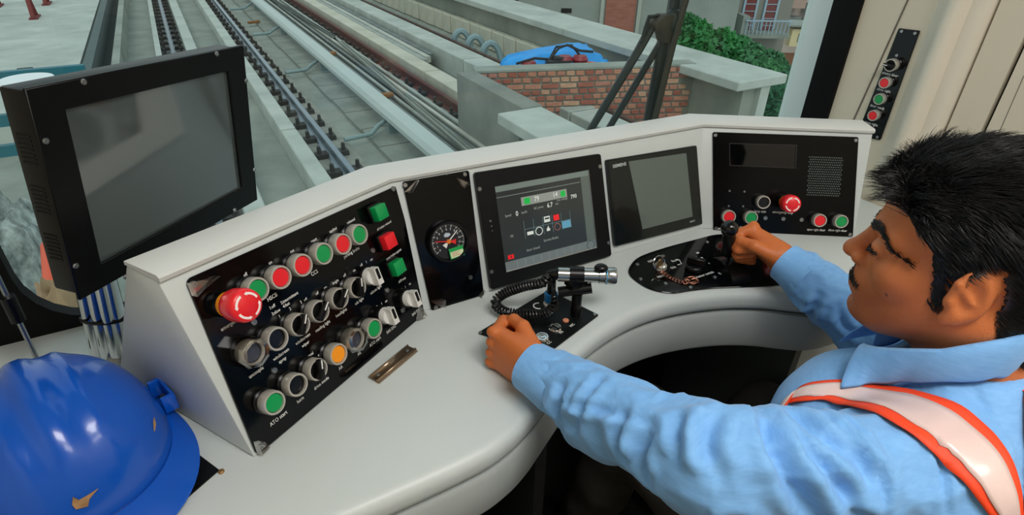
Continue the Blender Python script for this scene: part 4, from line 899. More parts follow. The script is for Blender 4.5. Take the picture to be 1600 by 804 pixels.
# ================================================================== INTERCOM PLATE, MICROPHONE
FD = fr((0, 0, ZT), (1, 0, 0), (0, 1, 0))
ip = thing('intercom_panel', 'square black plate with chrome push buttons set on the desk', 'intercom panel', FD)
plate(ip, FD, [(746, 519), (857, 452), (936, 491), (851, 555)], mat('plate_black', '#090a0b', 0.4, spec=0.3), r=0.003, z1=0.003)
B_mbut = MB().lathe([(0.0112, 0), (0.0112, 0.002), (0.0095, 0.004), (0.0075, 0.004), (0.0070, 0.0025), (0.0045, 0.0025), (0.004, 0.0034), (0, 0.0036)], 24).mesh('metal_button')
for x, y in [(811, 506), (867, 512), (847, 527), (830, 540)]:
    q = onz(x, y, ZT + 0.004); ob('metal_button', B_mbut, M_chrome2, ip, (q.x, q.y, 0.003))
q = onz(884, 501, ZT + 0.003); MB().lathe([(0.005, 0), (0.005, 0.002), (0, 0.004)], 14).build('indicator_led', mat('led_amber', '#d58a6a', 0.3), ip, (q.x, q.y, 0.003))
for x, y in [(751, 519), (929, 491), (850, 551), (857, 456)]:
    q = onz(x, y, ZT + 0.003); ob('screw', B_scr, M_steel, ip, Matrix.Translation((q.x, q.y, 0.003)) @ Matrix.Scale(0.7, 4))
for s, x, y in [('SPK', 821, 511), ('PA', 877, 519), ('CC', 858, 535), ('MIC', 894, 508), ('VOL', 860, 486)]:
    q = onz(x, y, ZT + 0.003); text(ip, s, q.x, q.y, 0.007, M_ink, 0.0034, math.radians(20))
q = onz(841, 478, ZT + 0.003)
MB().tube([(q.x + 0.008 * math.cos(a), q.y + 0.008 * math.sin(a), 0.0036) for a in np.linspace(0.9, 4.6, 12)], 0.0012, 5).build('dial_mark', M_ink, ip)
q = onz(860, 476, ZT + 0.003)
cn = MB().lathe([(0.012, 0), (0.012, 0.004), (0.009, 0.006), (0.009, 0.014)], 20).build('socket', M_chrome, ip, (q.x, q.y, 0.003))
MB().lathe([(0.0108, 0.010), (0.0108, 0.024), (0.009, 0.026)], 20).build('lock_ring', mat('blue_ring', '#1f7fc4', 0.4), cn)
MB().lathe([(0.0075, 0.024), (0.007, 0.050), (0.004, 0.056)], 16).build('plug', M_blackp, cn)
CN = Vector((q.x, q.y, ZT + 0.05))
sb = onz(899, 491, ZT + 0.003)
ZM = ZT + 0.078
mL = onz(869, 428, ZM); mR = onz(963, 431, ZM); md = (mR - mL).normalized(); ml = (mR - mL).length
st_ = MB().cyl((sb.x, sb.y, 0.002), (sb.x, sb.y, 0.045), 0.0085, n=14).cyl((sb.x, sb.y, 0.045), (sb.x, sb.y, 0.062), 0.006, n=12)
mc = mL + md * ml * 0.34
st_.box((mc.x, mc.y, ZM - ZT - 0.010), (0.03, 0.022, 0.018), None)
st_.build('microphone_bracket', M_blackp, ip, bevel=0.001)
MB().cyl(Vector((sb.x, sb.y, 0.050)) - md * 0.030 + Vector((0, 0, -0.004)), Vector((sb.x, sb.y, 0.050)) + md * 0.022 + Vector((0, 0, 0.006)), 0.0085, n=14).build('clamp_lever', M_blackp, ip)
FMic = fr(mL, md, (0, 0, 1))
MX = Matrix(((0, 0, 1, 0), (0, 1, 0, 0), (-1, 0, 0, 0), (0, 0, 0, 1)))
mic = thing('microphone', 'silver hand microphone clipped over the black desk plate', 'microphone', FMic)
MB().lathe([(0.006, 0), (0.0115, 0.003), (0.0115, ml * 0.70), (0.0128, ml * 0.71), (0.0128, ml * 0.80), (0.0120, ml * 0.81), (0.0135, ml * 0.84), (0.0135, ml * 0.97), (0.0122, ml), (0, ml)], 28, MX).build('body', mat('mic_silver', '#b9bdbc', 0.22, 0.95), mic, ang=35)
MB().lathe([(0.0137, ml * 0.825), (0.0139, ml * 0.832), (0.0137, ml * 0.84)], 28, MX, cap=False).build('ring', mat('ring_blue', '#4d9fd0', 0.3, 0.5), mic)
MB().ball((ml * 0.73, 0.015, 0.002), (0.011, 0.007, 0.009), 14).build('talk_switch', M_blackp, mic)
MB().lathe([(0.0035, -0.016), (0.008, -0.008), (0.0095, 0.001)], 16, MX).build('strain_relief', M_blackp, mic)
cl = MB(); cl.lathe([(0.0125, ml * 0.22), (0.0135, ml * 0.22), (0.0135, ml * 0.46), (0.0125, ml * 0.46)], 20, MX, cap=False).build('clip', M_blackp, mic)
o_ = FMic.inverted()
cp = [mL - md * 0.014, onz(850, 440, ZT + 0.072), onz(815, 448, ZT + 0.055), onz(785, 460, ZT + 0.035), onz(774, 474, ZT + 0.022), onz(790, 487, ZT + 0.015), onz(820, 491, ZT + 0.014), onz(848, 490, ZT + 0.015), onz(862, 482, ZT + 0.024), onz(866, 468, ZT + 0.042), CN]
cs = catmull(cp, 90)
hel = []; up = None; ph = 0.0
for i, p in enumerate(cs):
    tdir = (cs[min(i + 1, len(cs) - 1)] - cs[max(i - 1, 0)]).normalized()
    if up is None: up = Vector((0, 0, 1))
    a_ = (up - tdir * up.dot(tdir)).normalized(); b_ = tdir.cross(a_); up = a_
    if i: ph += (cs[i] - cs[i - 1]).length / 0.0050 * 2 * PI
    e = min(1, i / 60, (len(cs) - 1 - i) / 160); r_ = 0.0066 * max(0, e)
    hel.append(o_ @ (p + (a_ * math.cos(ph) + b_ * math.sin(ph)) * r_))
MB().tube(hel, 0.0021, 6).build('coiled_cord', mat('cord_black', '#131313', 0.35), mic)

# ================================================================== LEVER PLATE, LEVER, KEYS
lp_out = [(983, 427), (985, 414), (1000, 400), (1040, 386), (1085, 374), (1118, 366), (1150, 366), (1190, 374), (1225, 388), (1250, 404), (1262, 421), (1258, 433), (1240, 440), (1195, 446), (1120, 449), (1080, 453), (1050, 457), (1020, 452), (998, 441)]
lo_ = [onz(x, y, ZT + 0.003) for x, y in lp_out]
lo_ = catmull(lo_, 4, close=True)
lp = thing('lever_panel', 'rounded glossy black plate around the driving lever', 'control panel', FD)
MB().prism([(p.x, p.y) for p in lo_], 0.0005, 0.003).build('plate', M_black, lp, bevel=0.0008, seg=1)
for x, y in [(996, 413), (1036, 400), (1001, 436), (1040, 443), (1079, 449), (1117, 433), (1105, 378), (1233, 398), (1205, 388), (1168, 371)]:
    q = onz(x, y, ZT + 0.003); ob('screw', B_scr, mat('dull_screw', '#6b6f70', 0.4, 0.8), lp, Matrix.Translation((q.x, q.y, 0.003)) @ Matrix.Scale(0.9, 4))
for s, x, y in [('OFF', 1017, 408), ('ON', 1052, 418), ('Back', 1054, 407), ('master switch', 1101, 429), ('FB', 1138, 432), ('EB', 1126, 427), ('MIN', 1032, 432)]:
    q = onz(x, y, ZT + 0.003); text(lp, s, q.x, q.y, 0.0088, M_ink, 0.0034, math.radians(-2))
for x, y in [(1090, 395), (1087, 402), (1096, 403), (1109, 411), (1127, 427)]:
    q = onz(x, y, ZT + 0.003); MB().b2((-0.003, -0.002, 0), (0.003, 0.002, 0.0004)).build('print_mark', M_ink, lp, (q.x, q.y, 0.0032))
q = onz(1061, 412, ZT + 0.003); MB().tube([(q.x - 0.006, q.y - 0.002, 0.0034), (q.x + 0.004, q.y - 0.002, 0.0034), (q.x + 0.010, q.y + 0.010, 0.0034), (q.x + 0.006, q.y + 0.014, 0.0034)], 0.0009, 5).build('print_mark', M_ink, lp)
q = onz(1085, 420, ZT + 0.003)
rk = MB().lathe([(0.017, 0), (0.017, 0.006), (0.014, 0.010), (0, 0.010)], 24).box((0, 0, 0.017), (0.010, 0.032, 0.014)).build('rotary_handle', M_blackp, lp, Matrix.Translation((q.x, q.y, 0.003)) @ Matrix.Rotation(0.6, 4, 'Z'), bevel=0.0012, seg=1)
# quadrant (raised curved slot cover) and lever
qb = onz(1140, 428, ZT); lk = at(1140, 357, 0.962)         # base and knob of the lever
dirq = Vector((0.25, 0.97, 0)).normalized()
side = Vector((-dirq.y, dirq.x, 0))
vs = []; fs = []; m_ = 14
for k in range(m_ + 1):
    a = PI * k / m_; c0 = Vector((qb.x, qb.y, 0.0)) + dirq * (0.004 + 0.040 * -math.cos(a)) + Vector((0, 0, 0.003 + 0.022 * math.sin(a)))
    for s_ in (-0.019, 0.019): vs.append(c0 + side * s_)
fs = [(2 * k, 2 * k + 1, 2 * k + 3, 2 * k + 2) for k in range(m_)] + [tuple(2 * k for k in range(m_ + 1)), tuple(2 * k + 1 for k in range(m_, -1, -1))]
qd = MB().add(vs, fs).build('lever_quadrant', M_blackp, lp, ang=50)
lev = thing('driving_lever', 'black ball-topped driving lever held in the right hand', 'lever', (qb.x, qb.y, ZT))
bl = Vector((0, 0, 0.018)) + dirq * 0.012; kn = lk - Vector((qb.x, qb.y, ZT)); ax = (kn - bl)
MB().tube([bl, bl + ax * 0.5], 0.004, 10).build('stem', M_chrome2, lev)
MB().tube([bl + ax * 0.28, bl + ax * 0.33, bl + ax * 0.60, bl + ax * 0.78, bl + ax * 0.9], [0.009, 0.0125, 0.0105, 0.011, 0.010], 18).build('grip', M_blackp, lev)
MB().ball(kn, 0.0145, 24).build('ball_knob', mat('knob_black', '#0a0b0c', 0.15), lev)
# key with ring, chain and tag
kq = onz(1032, 418, ZT + 0.003)
ky = thing('key_ring', 'keys with steel ring and copper chain lying on the lever plate', 'keys', kq)
rl = lambda x, y, z: onz(x, y, ZT + z) - kq
MB().lathe([(0.011, 0), (0.011, 0.006), (0.008, 0.008), (0, 0.008)], 20).build('lock', M_chrome, ky)
rc = rl(1030, 411, 0.020)
MB().tube([rc + Vector((0.013 * math.cos(a), 0.006 * math.sin(a), 0.012 * math.sin(a))) for a in np.linspace(0, 2 * PI, 25)[:-1]], 0.0011, 6, close=True).build('ring', M_chrome2, ky)
MB().ball(rl(1031, 412, 0.015), (0.0085, 0.0022, 0.011), 14).build('key_bow', mat('brass', '#9a8462', 0.35, 0.8), ky)
ch = catmull([rl(1034, 424, 0.010), rl(1045, 432, 0.006), rl(1056, 437, 0.005), rl(1068, 441, 0.005)], 5)
for k in range(len(ch) - 1):
    M_ = Matrix.Translation(ch[k]) @ Matrix.Rotation(k * 1.5, 4, 'X')
    MB().tube([M_ @ Vector((0.0042 * math.cos(a), 0.0026 * math.sin(a), 0)) for a in np.linspace(0, 2 * PI, 11)[:-1]], 0.0007, 5, close=True).build('chain_link', mat('copper', '#b07a66', 0.35, 0.9), ky)
for cxp, cyp, r_ in [(1079, 437, 0.011), (1084, 439, 0.009), (1072, 440, 0.007)]:
    c_ = rl(cxp, cyp, 0.0045); MB().tube([c_ + Vector((r_ * math.cos(a), r_ * 0.8 * math.sin(a), 0.001 * math.sin(3 * a))) for a in np.linspace(0, 2 * PI, 21)[:-1]], 0.0016, 6, close=True).build('coil', MATS['copper'], ky)

# ================================================================== PAPER CLIP PLATE ON THE DESK
cpx = [(577, 590), (637, 541), (650, 549), (590, 601)]
cw = [onz(x, y, ZT) for x, y in cpx]; cc_ = sum(cw, Vector()) / 4
cu = (cw[1] - cw[0]).normalized(); wl = (cw[1] - cw[0]).length; ww = abs((cw[3] - cw[0]).dot(Vector((-cu.y, cu.x, 0))))
ww = max(0.018, ww)
clp = thing('paper_clip', 'bronze metal document clip screwed to the desk', 'clip', fr(Vector((cc_.x, cc_.y, ZT)), cu, (-cu.y, cu.x, 0)))
M_brz = mat('bronze', '#a8927a', 0.3, 0.85, var=0.15)
vs = []; pf = [(-0.5, 0.002), (-0.48, 0.006), (-0.36, 0.007), (-0.30, 0.004), (0.30, 0.004), (0.36, 0.007), (0.5, 0.003)]
for s_ in (-0.5, 0.5):
    for a, z in pf: vs.append((s_ * wl, a * ww, z))
n_ = len(pf)
cpl = MB().add(vs, [(k, k + 1, n_ + k + 1, n_ + k) for k in range(n_ - 1)]).build('clip_plate', M_brz, clp); md_ = cpl.modifiers.new('thick', 'SOLIDIFY'); md_.thickness = 0.0015
MB().tube([(-0.5 * wl, -0.5 * ww, 0.002), (0.5 * wl, -0.5 * ww, 0.002)], 0.002, 8).build('hinge_roll', M_brz, clp)
for s_ in (-0.38, 0.38): ob('screw', B_scr, M_steel, clp, Matrix.Translation((s_ * wl, 0, 0.0042)) @ Matrix.Scale(0.8, 4))
MB().b2((-0.5 * wl, -0.55 * ww, 0), (-0.40 * wl, -0.2 * ww, 0.001)).build('glue_tab', mat('tape_brown', '#b58a56', 0.6), clp, smooth=False)

# ================================================================== HELMET
hc = onz(101, 706, ZT + 0.035); hf = Vector((0.34, -0.94, 0)).normalized()
FH = fr((hc.x, hc.y, ZT + 0.003), hf, Vector((-hf.y, hf.x, 0)))      # local x = front, y = left, z = up
hel_t = thing('helmet', 'blue hard hat with ridged crown and torn sticker resting on the desk', 'helmet', FH)
M_hel = mat('helmet_blue', '#0857c4', 0.24, var=0.10, vscale=3, coat=0.25)
n_u, n_v = 72, 30; vs = []; fs = []
A_, B_, H_ = 0.116, 0.101, 0.121
def hpt(ph, th, ex=0.0):
    x = math.cos(ph) * math.cos(th); y = math.sin(ph) * math.cos(th); z = math.sin(th)
    e = 0.92
    p = Vector((math.copysign(abs(x) ** e, x) * A_, math.copysign(abs(y) ** e, y) * B_, max(0, z) ** 0.9 * H_))
    n = Vector((x / A_, y / B_, z / H_)).normalized()
    yy = p.y; fade = max(0, min(1, (math.sin(th) - 0.28) / 0.3)) * max(0, 1 - max(0, (p.x - 0.07) / 0.05)) 
    rid = 0.0055 * math.exp(-((yy) / 0.013) ** 4) + 0.0032 * math.exp(-((abs(yy) - 0.035) / 0.007) ** 2)
    return p + n * (rid * fade + ex)
for i in range(n_u):
    for j in range(n_v + 1): vs.append(hpt(2 * PI * i / n_u, (PI / 2) * j / n_v))
for i in range(n_u):
    for j in range(n_v): fs.append((i * (n_v + 1) + j, ((i + 1) % n_u) * (n_v + 1) + j, ((i + 1) % n_u) * (n_v + 1) + j + 1, i * (n_v + 1) + j + 1))
for q in range(len(vs)): vs[q] = vs[q] + Vector((0, 0, 0.018))
sh = MB().add(vs, fs).build('shell', M_hel, hel_t, ang=80); sh.modifiers.new('thick', 'SOLIDIFY').thickness = 0.003
vs = []; fs = []
prof = [(0.0, 0.022), (0.004, 0.0175), (1.0, 0.010), (1.04, 0.0085), (1.0, 0.0065), (0.0, 0.014)]
for i in range(n_u):
    ph = 2 * PI * i / n_u; wd = 0.013 + 0.030 * max(0, math.cos(ph)) ** 1.3 + 0.006 * max(0, -math.cos(ph))
    p0_ = hpt(ph, 0.0); d_ = Vector((math.cos(ph) / A_, math.sin(ph) / B_, 0)).normalized()
    for t_, z in prof: vs.append(p0_ + d_ * (wd * t_ - 0.002) + Vector((0, 0, z + (0.004 - 0.010 * max(0, math.cos(ph)) ** 2 * t_))))
m_ = len(prof)
for i in range(n_u):
    for k in range(m_): fs.append((i * m_ + k, ((i + 1) % n_u) * m_ + k, ((i + 1) % n_u) * m_ + (k + 1) % m_, i * m_ + (k + 1) % m_))
MB().add(vs, fs).build('brim', M_hel, hel_t, ang=50)
for s_ in (-1, 1):
    q = Vector((-0.005, s_ * (B_ + 0.008), 0.036)); sl_ = MB()
    sl_.box(q + Vector((0.020, 0, 0)), (0.006, 0.016, 0.024)); sl_.box(q + Vector((-0.020, 0, 0)), (0.006, 0.016, 0.024)); sl_.box(q + Vector((0, s_ * 0.006, 0)), (0.040, 0.004, 0.024))
    sl_.build('accessory_slot', M_hel, hel_t, bevel=0.0015)
M_torn = mat('torn_paper', '#b38a5c', 0.8, col2='#7e5a3a', vscale=60)
def torn(phd, th, pts, s_):
    ph = math.radians(phd); c_ = hpt(ph, th) + Vector((0, 0, 0.018)); n_ = Vector((math.cos(ph) * math.cos(th) / A_, math.sin(ph) * math.cos(th) / B_, math.sin(th) / H_)).normalized()
    u_ = Vector((-math.sin(ph), math.cos(ph), 0)); MB().prism([(x * s_, y * s_) for x, y in pts], 0.0004, 0.0014, fr(c_ + n_ * 0.0006, u_, n_.cross(u_))).build('torn_sticker', M_torn, hel_t, smooth=False)
torn(-2, 0.30, [(-1.2, -0.6), (-0.2, -1.0), (0.2, -0.3), (1.3, 0.3), (0.2, 0.2), (-0.6, 0.2), (-0.9, 0.9), (-1.3, 0.1)], 0.009)
torn(52, 0.35, [(-1, -0.5), (0.2, -0.2), (1, 0.6), (0.1, 0.3)], 0.007)
# driver seat behind the desk (only a corner shows)
# ================================================================== THE DRIVER
f32 = np.float32
def nv(*a): return np.array(a, dtype=f32)
def s_cap(p, a, b, ra, rb):
    a = np.asarray(a, f32); b = np.asarray(b, f32); ba = b - a; pa = p - a
    t = np.clip(pa @ ba / (ba @ ba + 1e-9), 0, 1); return np.linalg.norm(pa - t[:, None] * ba, axis=1) - (ra + (rb - ra) * t)
def s_ell(p, c, r, R=None):
    q = p - np.asarray(c, f32)
    if R is not None: q = q @ np.asarray(R, f32)
    r = np.asarray(r, f32); k0 = np.linalg.norm(q / r, axis=1); k1 = np.linalg.norm(q / (r * r), axis=1) + 1e-9
    return k0 * (k0 - 1) / k1
def s_box(p, c, h, r):
    q = np.abs(p - np.asarray(c, f32)) - (np.asarray(h, f32) - r)
    return np.linalg.norm(np.maximum(q, 0), axis=1) + np.minimum(q.max(axis=1), 0) - r
def smin(a, b, k):
    h = np.clip(0.5 + 0.5 * (b - a) / k, 0, 1); return b * (1 - h) + a * h - k * h * (1 - h)
def smax(a, b, k): return -smin(-a, -b, k)
def surfnet(f, lo, hi, h):
    lo = np.array(lo, f32); n = np.ceil((np.array(hi) - lo) / h).astype(int) + 1
    g = [lo[i] + np.arange(n[i], dtype=f32) * h for i in range(3)]
    D = np.empty(tuple(n), f32)
    for i in range(n[0]):
        Y, Z = np.meshgrid(g[1], g[2], indexing='ij'); P = np.stack([np.full(Y.size, g[0][i], f32), Y.ravel(), Z.ravel()], 1)
        D[i] = f(P).reshape(n[1], n[2])
    S = D < 0; m = n - 1
    acc = np.zeros((*m, 3), f32); cnt = np.zeros(tuple(m), f32)
    cs = [(a, b, c) for a in (0, 1) for b in (0, 1) for c in (0, 1)]
    sl = lambda A, o: A[o[0]:o[0] + m[0], o[1]:o[1] + m[1], o[2]:o[2] + m[2]]
    for o in cs:
        for ax in range(3):
            if o[ax]: continue
            e = list(o); e[ax] = 1; d0 = sl(D, o); d1 = sl(D, e); mk = (d0 < 0) != (d1 < 0)
            t = np.where(mk, d0 / np.where(mk, d0 - d1, 1), 0)
            for k in range(3): acc[..., k] += np.where(mk, o[k] + (t if k == ax else 0), 0)
            cnt += mk
    act = cnt > 0; idx = -np.ones(tuple(m), np.int64); ijk = np.argwhere(act); idx[act] = np.arange(len(ijk))
    V = lo + (ijk + acc[act] / cnt[act][:, None]) * h
    F = []
    for ax in range(3):
        b, c = [(1, 2), (2, 0), (0, 1)][ax]
        sh = [slice(None)] * 3; s0 = [slice(1, m[k]) for k in range(3)]
        A0 = [slice(0, m[k]) if k == ax else slice(1, m[k]) for k in range(3)]; A1 = [slice(1, m[k] + 1) if k == ax else slice(1, m[k]) for k in range(3)]
        e0 = S[tuple(A0)]; e1 = S[tuple(A1)]; mk = e0 != e1
        q = np.argwhere(mk); 
        if len(q) == 0: continue
        base = q.copy(); 
        for k in range(3):
            if k != ax: base[:, k] += 1
        def cell(db, dc):
            w = base.copy(); w[:, b] -= db; w[:, c] -= dc; return idx[w[:, 0], w[:, 1], w[:, 2]]
        quad_ = np.stack([cell(1, 1), cell(0, 1), cell(0, 0), cell(1, 0)], 1)
        flip = ~e0[mk]; quad_[flip] = quad_[flip][:, ::-1]; F.append(quad_)
    F = np.concatenate(F); F = F[(F >= 0).all(1)]
    return V, F
def npmesh(name, V, F, smooth=True):
    me = bpy.data.meshes.new(name); me.from_pydata([tuple(v) for v in V.tolist()], [], [tuple(q) for q in F.tolist()]); me.update()
    if smooth: me.polygons.foreach_set('use_smooth', [True] * len(me.polygons))
    return me
def xf(M, V):
    A = np.array(M); return V @ A[:3, :3].T + A[:3, 3]
def inv_pts(M, P):
    A = np.array(M.inverted(), dtype=f32); return P @ A[:3, :3].T + A[:3, 3]

PSI = math.radians(22)
HC = Vector((0.686, 0.218, 1.053))
hfw = Vector((-math.sin(PSI), math.cos(PSI), -0.06)).normalized(); hlf = Vector((-math.cos(PSI), -math.sin(PSI), 0.02)); 
MH = fr(HC, hfw, hlf)                                    # local x = face forward, y = left, z = up
HSC = 0.95
MH = MH @ Matrix.Scale(HSC, 4)
def sym(p): q = p.copy(); q[:, 1] = np.abs(q[:, 1]); return q
def head_sdf(P):
    p = P; s = sym(P)
    d = s_ell(p, (-0.020, 0, 0.030), (0.098, 0.077, 0.090))
    d = smin(d, s_ell(p, (0.036, 0, 0.045), (0.052, 0.062, 0.055)), 0.03)                  # forehead
    d = smin(d, s_ell(p, (0.030, 0, -0.035), (0.060, 0.058, 0.075)), 0.03)                 # face block
    d = smin(d, s_cap(s, (-0.008, 0.054, -0.050), (0.058, 0.022, -0.092), 0.019, 0.017), 0.030)   # jaw
    d = smin(d, s_ell(p, (0.077, 0, -0.094), (0.022, 0.024, 0.018)), 0.022)                # chin
    d = smin(d, s_ell(s, (0.052, 0.043, -0.022), (0.026, 0.022, 0.022)), 0.022)            # cheekbone
    d = smin(d, s_cap(s, (0.084, 0.012, 0.022), (0.064, 0.048, 0.020), 0.010, 0.009), 0.016)      # brow
    d = smin(d, s_ell(p, (0.078, 0, -0.057), (0.026, 0.030, 0.032)), 0.020)                # muzzle
    d = smax(d, -s_ell(s, (0.100, 0.033, 0.002), (0.022, 0.019, 0.011)), 0.012)            # eye socket
    d = smin(d, s_cap(p, (0.086, 0, 0.018), (0.108, 0, -0.016), 0.0075, 0.0085), 0.012)    # nose bridge
    d = smin(d, s_ell(p, (0.1085, 0, -0.0215), (0.0135, 0.0120, 0.0105)), 0.008)           # tip
    d = smin(d, s_ell(s, (0.097, 0.0135, -0.0265), (0.0115, 0.0075, 0.0085)), 0.005)       # wings
    d = smax(d, -s_ell(s, (0.102, 0.0065, -0.0345), (0.006, 0.0036, 0.004)), 0.003)        # nostril
    d = smin(d, s_ell(s, (0.0770, 0.0335, 0.0035), (0.0135, 0.0165, 0.0110)), 0.005)        # eyelid mound
    d = smax(d, -s_cap(s, (0.0935, 0.021, -0.0005), (0.0835, 0.047, -0.0020), 0.0030, 0.0022), 0.0015)   # lid slit
    d = smin(d, s_cap(s, (0.0995, 0.0, -0.0560), (0.086, 0.022, -0.0595), 0.0062, 0.0026), 0.006)     # upper lip
    d = smin(d, s_cap(s, (0.0965, 0.0, -0.0670), (0.084, 0.019, -0.0630), 0.0072, 0.0028), 0.006)     # lower lip
    d = smax(d, -s_cap(s, (0.108, 0.0, -0.0613), (0.087, 0.025, -0.0615), 0.0016, 0.0010), 0.0025)    # mouth line
    d = smax(d, -s_ell(p, (0.096, 0, -0.0785), (0.010, 0.016, 0.005)), 0.010)              # under the lip
    # ears
    ang = 0.30; c_, s_ = math.cos(ang), math.sin(ang)
    q = (s - nv(-0.006, 0.0780, -0.010)) / 1.03
    e = np.stack([q[:, 0] * c_ + q[:, 1] * s_, -q[:, 0] * s_ + q[:, 1] * c_, q[:, 2] + 0.10 * q[:, 0]], 1)
    er = s_ell(e, (-0.004, 0.004, 0.002), (0.0195, 0.0085, 0.0315))
    er = smin(er, s_ell(e, (0.006, 0.001, -0.026), (0.009, 0.006, 0.009)), 0.008)
    er = smax(er, -s_ell(e, (-0.001, 0.0125, 0.004), (0.0130, 0.0075, 0.0235)), 0.003)     # concha hollow
    er = smin(er, s_cap(e, (0.010, 0.006, 0.018), (-0.006, 0.0065, -0.004), 0.0035, 0.0030), 0.004)  # crus
    er = smin(er, s_ell(e, (0.012, 0.003, -0.004), (0.005, 0.005, 0.006)), 0.004)          # tragus
    d = smin(d, er * 1.03, 0.006)
    # neck
    d = smin(d, s_cap(p, (-0.030, 0, -0.045), (-0.052, 0, -0.190), 0.056, 0.062), 0.030)
    d = smin(d, s_cap(s, (-0.030, 0.055, -0.05), (0.0, 0.015, -0.17), 0.012, 0.012), 0.020)
    return d
HV, HF = surfnet(head_sdf, (-0.14, -0.115, -0.21), (0.14, 0.115, 0.14), 0.0026)

# ---- hands
def hand_l(p):
    d = s_box(p, (0.0, 0.0, -0.001), (0.043, 0.0155, 0.041), 0.0150)
    d = smin(d, s_ell(p, (-0.008, 0.006, 0.0), (0.046, 0.0155, 0.037)), 0.012)
    for c, r, l in ((0.031, 0.0105, 1.0), (0.0105, 0.0110, 1.06), (-0.0105, 0.0105, 1.0), (-0.030, 0.0092, 0.85)):
        k = (0.040 * (1.0 if c > -0.02 else 0.9), 0.004, c); a = (0.056 * l, -0.030 * l, c * 0.97); b = (0.030, -0.046 * l, c * 0.93); e = (0.012, -0.030, c * 0.9)
        fg = smin(s_cap(p, k, a, r * 1.1, r), smin(s_cap(p, a, b, r, r * 0.92), s_cap(p, b, e, r * 0.92, r * 0.8), 0.003), 0.003)
        d = smin(d, fg, 0.0055)
        d = smin(d, s_ell(p, (0.043, 0.011, c), (0.0105, 0.0085, 0.0092)), 0.006)         # knuckle
    th = smin(s_cap(p, (-0.030, -0.012, 0.026), (0.008, -0.026, 0.043), 0.0150, 0.0120), smin(s_cap(p, (0.008, -0.026, 0.043), (0.036, -0.034, 0.040), 0.0118, 0.0105), s_cap(p, (0.036, -0.034, 0.040), (0.050, -0.046, 0.028), 0.0105, 0.0085), 0.004), 0.004)
    d = smin(d, th, 0.008)
    w = s_cap(p * nv(1, 1.22, 1), (-0.035, 0, 0.0), (-0.082, -0.002, 0.0), 0.031, 0.029)
    return smin(d, w, 0.022)
def hand_r(p):
    d = s_box(p, (-0.004, 0.0, 0.0), (0.041, 0.0140, 0.038), 0.0135)
    for i, (c, r, l) in enumerate(((0.030, 0.0098, 1.0), (0.010, 0.0102, 1.06), (-0.010, 0.0098, 1.0), (-0.029, 0.0086, 0.84))):
        k = (0.038, 0.002, c); a = (0.070 * l, -0.012 - 0.004 * i, c * 0.92 + 0.004); b = (0.074 * l, -0.038, c * 0.85 + 0.006); e = (0.056 * l, -0.050, c * 0.8 + 0.008)
        fg = smin(s_cap(p, k, a, r * 1.1, r), smin(s_cap(p, a, b, r, r * 0.9), s_cap(p, b, e, r * 0.9, r * 0.78), 0.003), 0.003)
        d = smin(d, fg, 0.0045); d = smin(d, s_ell(p, (0.040, 0.008, c), (0.0105, 0.0080, 0.0090)), 0.005)
    th = smin(s_cap(p, (-0.028, -0.010, 0.022), (0.010, -0.024, 0.046), 0.0150, 0.0120), smin(s_cap(p, (0.010, -0.024, 0.046), (0.042, -0.036, 0.046), 0.0115, 0.0102), s_cap(p, (0.042, -0.036, 0.046), (0.062, -0.046, 0.030), 0.0102, 0.0082), 0.004), 0.004)
    d = smin(d, th, 0.008)
    w = s_cap(p * nv(1, 1.2, 1), (-0.035, 0, 0.0), (-0.095, -0.002, 0.0), 0.029, 0.028)
    return smin(d, w, 0.020)
hd = Vector((-0.30, 0.945, -0.03)).normalized(); hz = Vector((0.10, 0.05, 0.99))
hb = hz.cross(hd).normalized()                          # back of the left hand faces left
LH = Vector((0.306, 0.524, 0.8365))
def frame3(o, a, b, c): return Matrix(((a.x, b.x, c.x, o.x), (a.y, b.y, c.y, o.y), (a.z, b.z, c.z, o.z), (0, 0, 0, 1)))
hz = hd.cross(hb).normalized(); 
if hz.z < 0: hz = -hz
HSL = 0.83
MLH = frame3(LH, hd, hb, hz) @ Matrix.Scale(HSL, 4)
GR = Vector((qb.x, qb.y, ZT)) + bl + ax * 0.50
rd = Vector((-0.10, 0.93, 0.20)).normalized(); rb = Vector((0.80, 0.0, 0.58)); rb = (rb - rd * rb.dot(rd)).normalized(); rc = rd.cross(rb).normalized()
if rc.z < 0: rc = -rc
RH = GR + rb * 0.034 - rd * 0.030 + CR * 0.022 - Vector((0, 0, 0.012))
MRH = frame3(RH, rd, rb, rc) @ Matrix.Scale(0.88, 4)
LV, LF = surfnet(hand_l, (-0.135, -0.075, -0.06), (0.085, 0.05, 0.075), 0.0021)
RV, RF = surfnet(hand_l, (-0.135, -0.085, -0.06), (0.100, 0.05, 0.080), 0.0021)

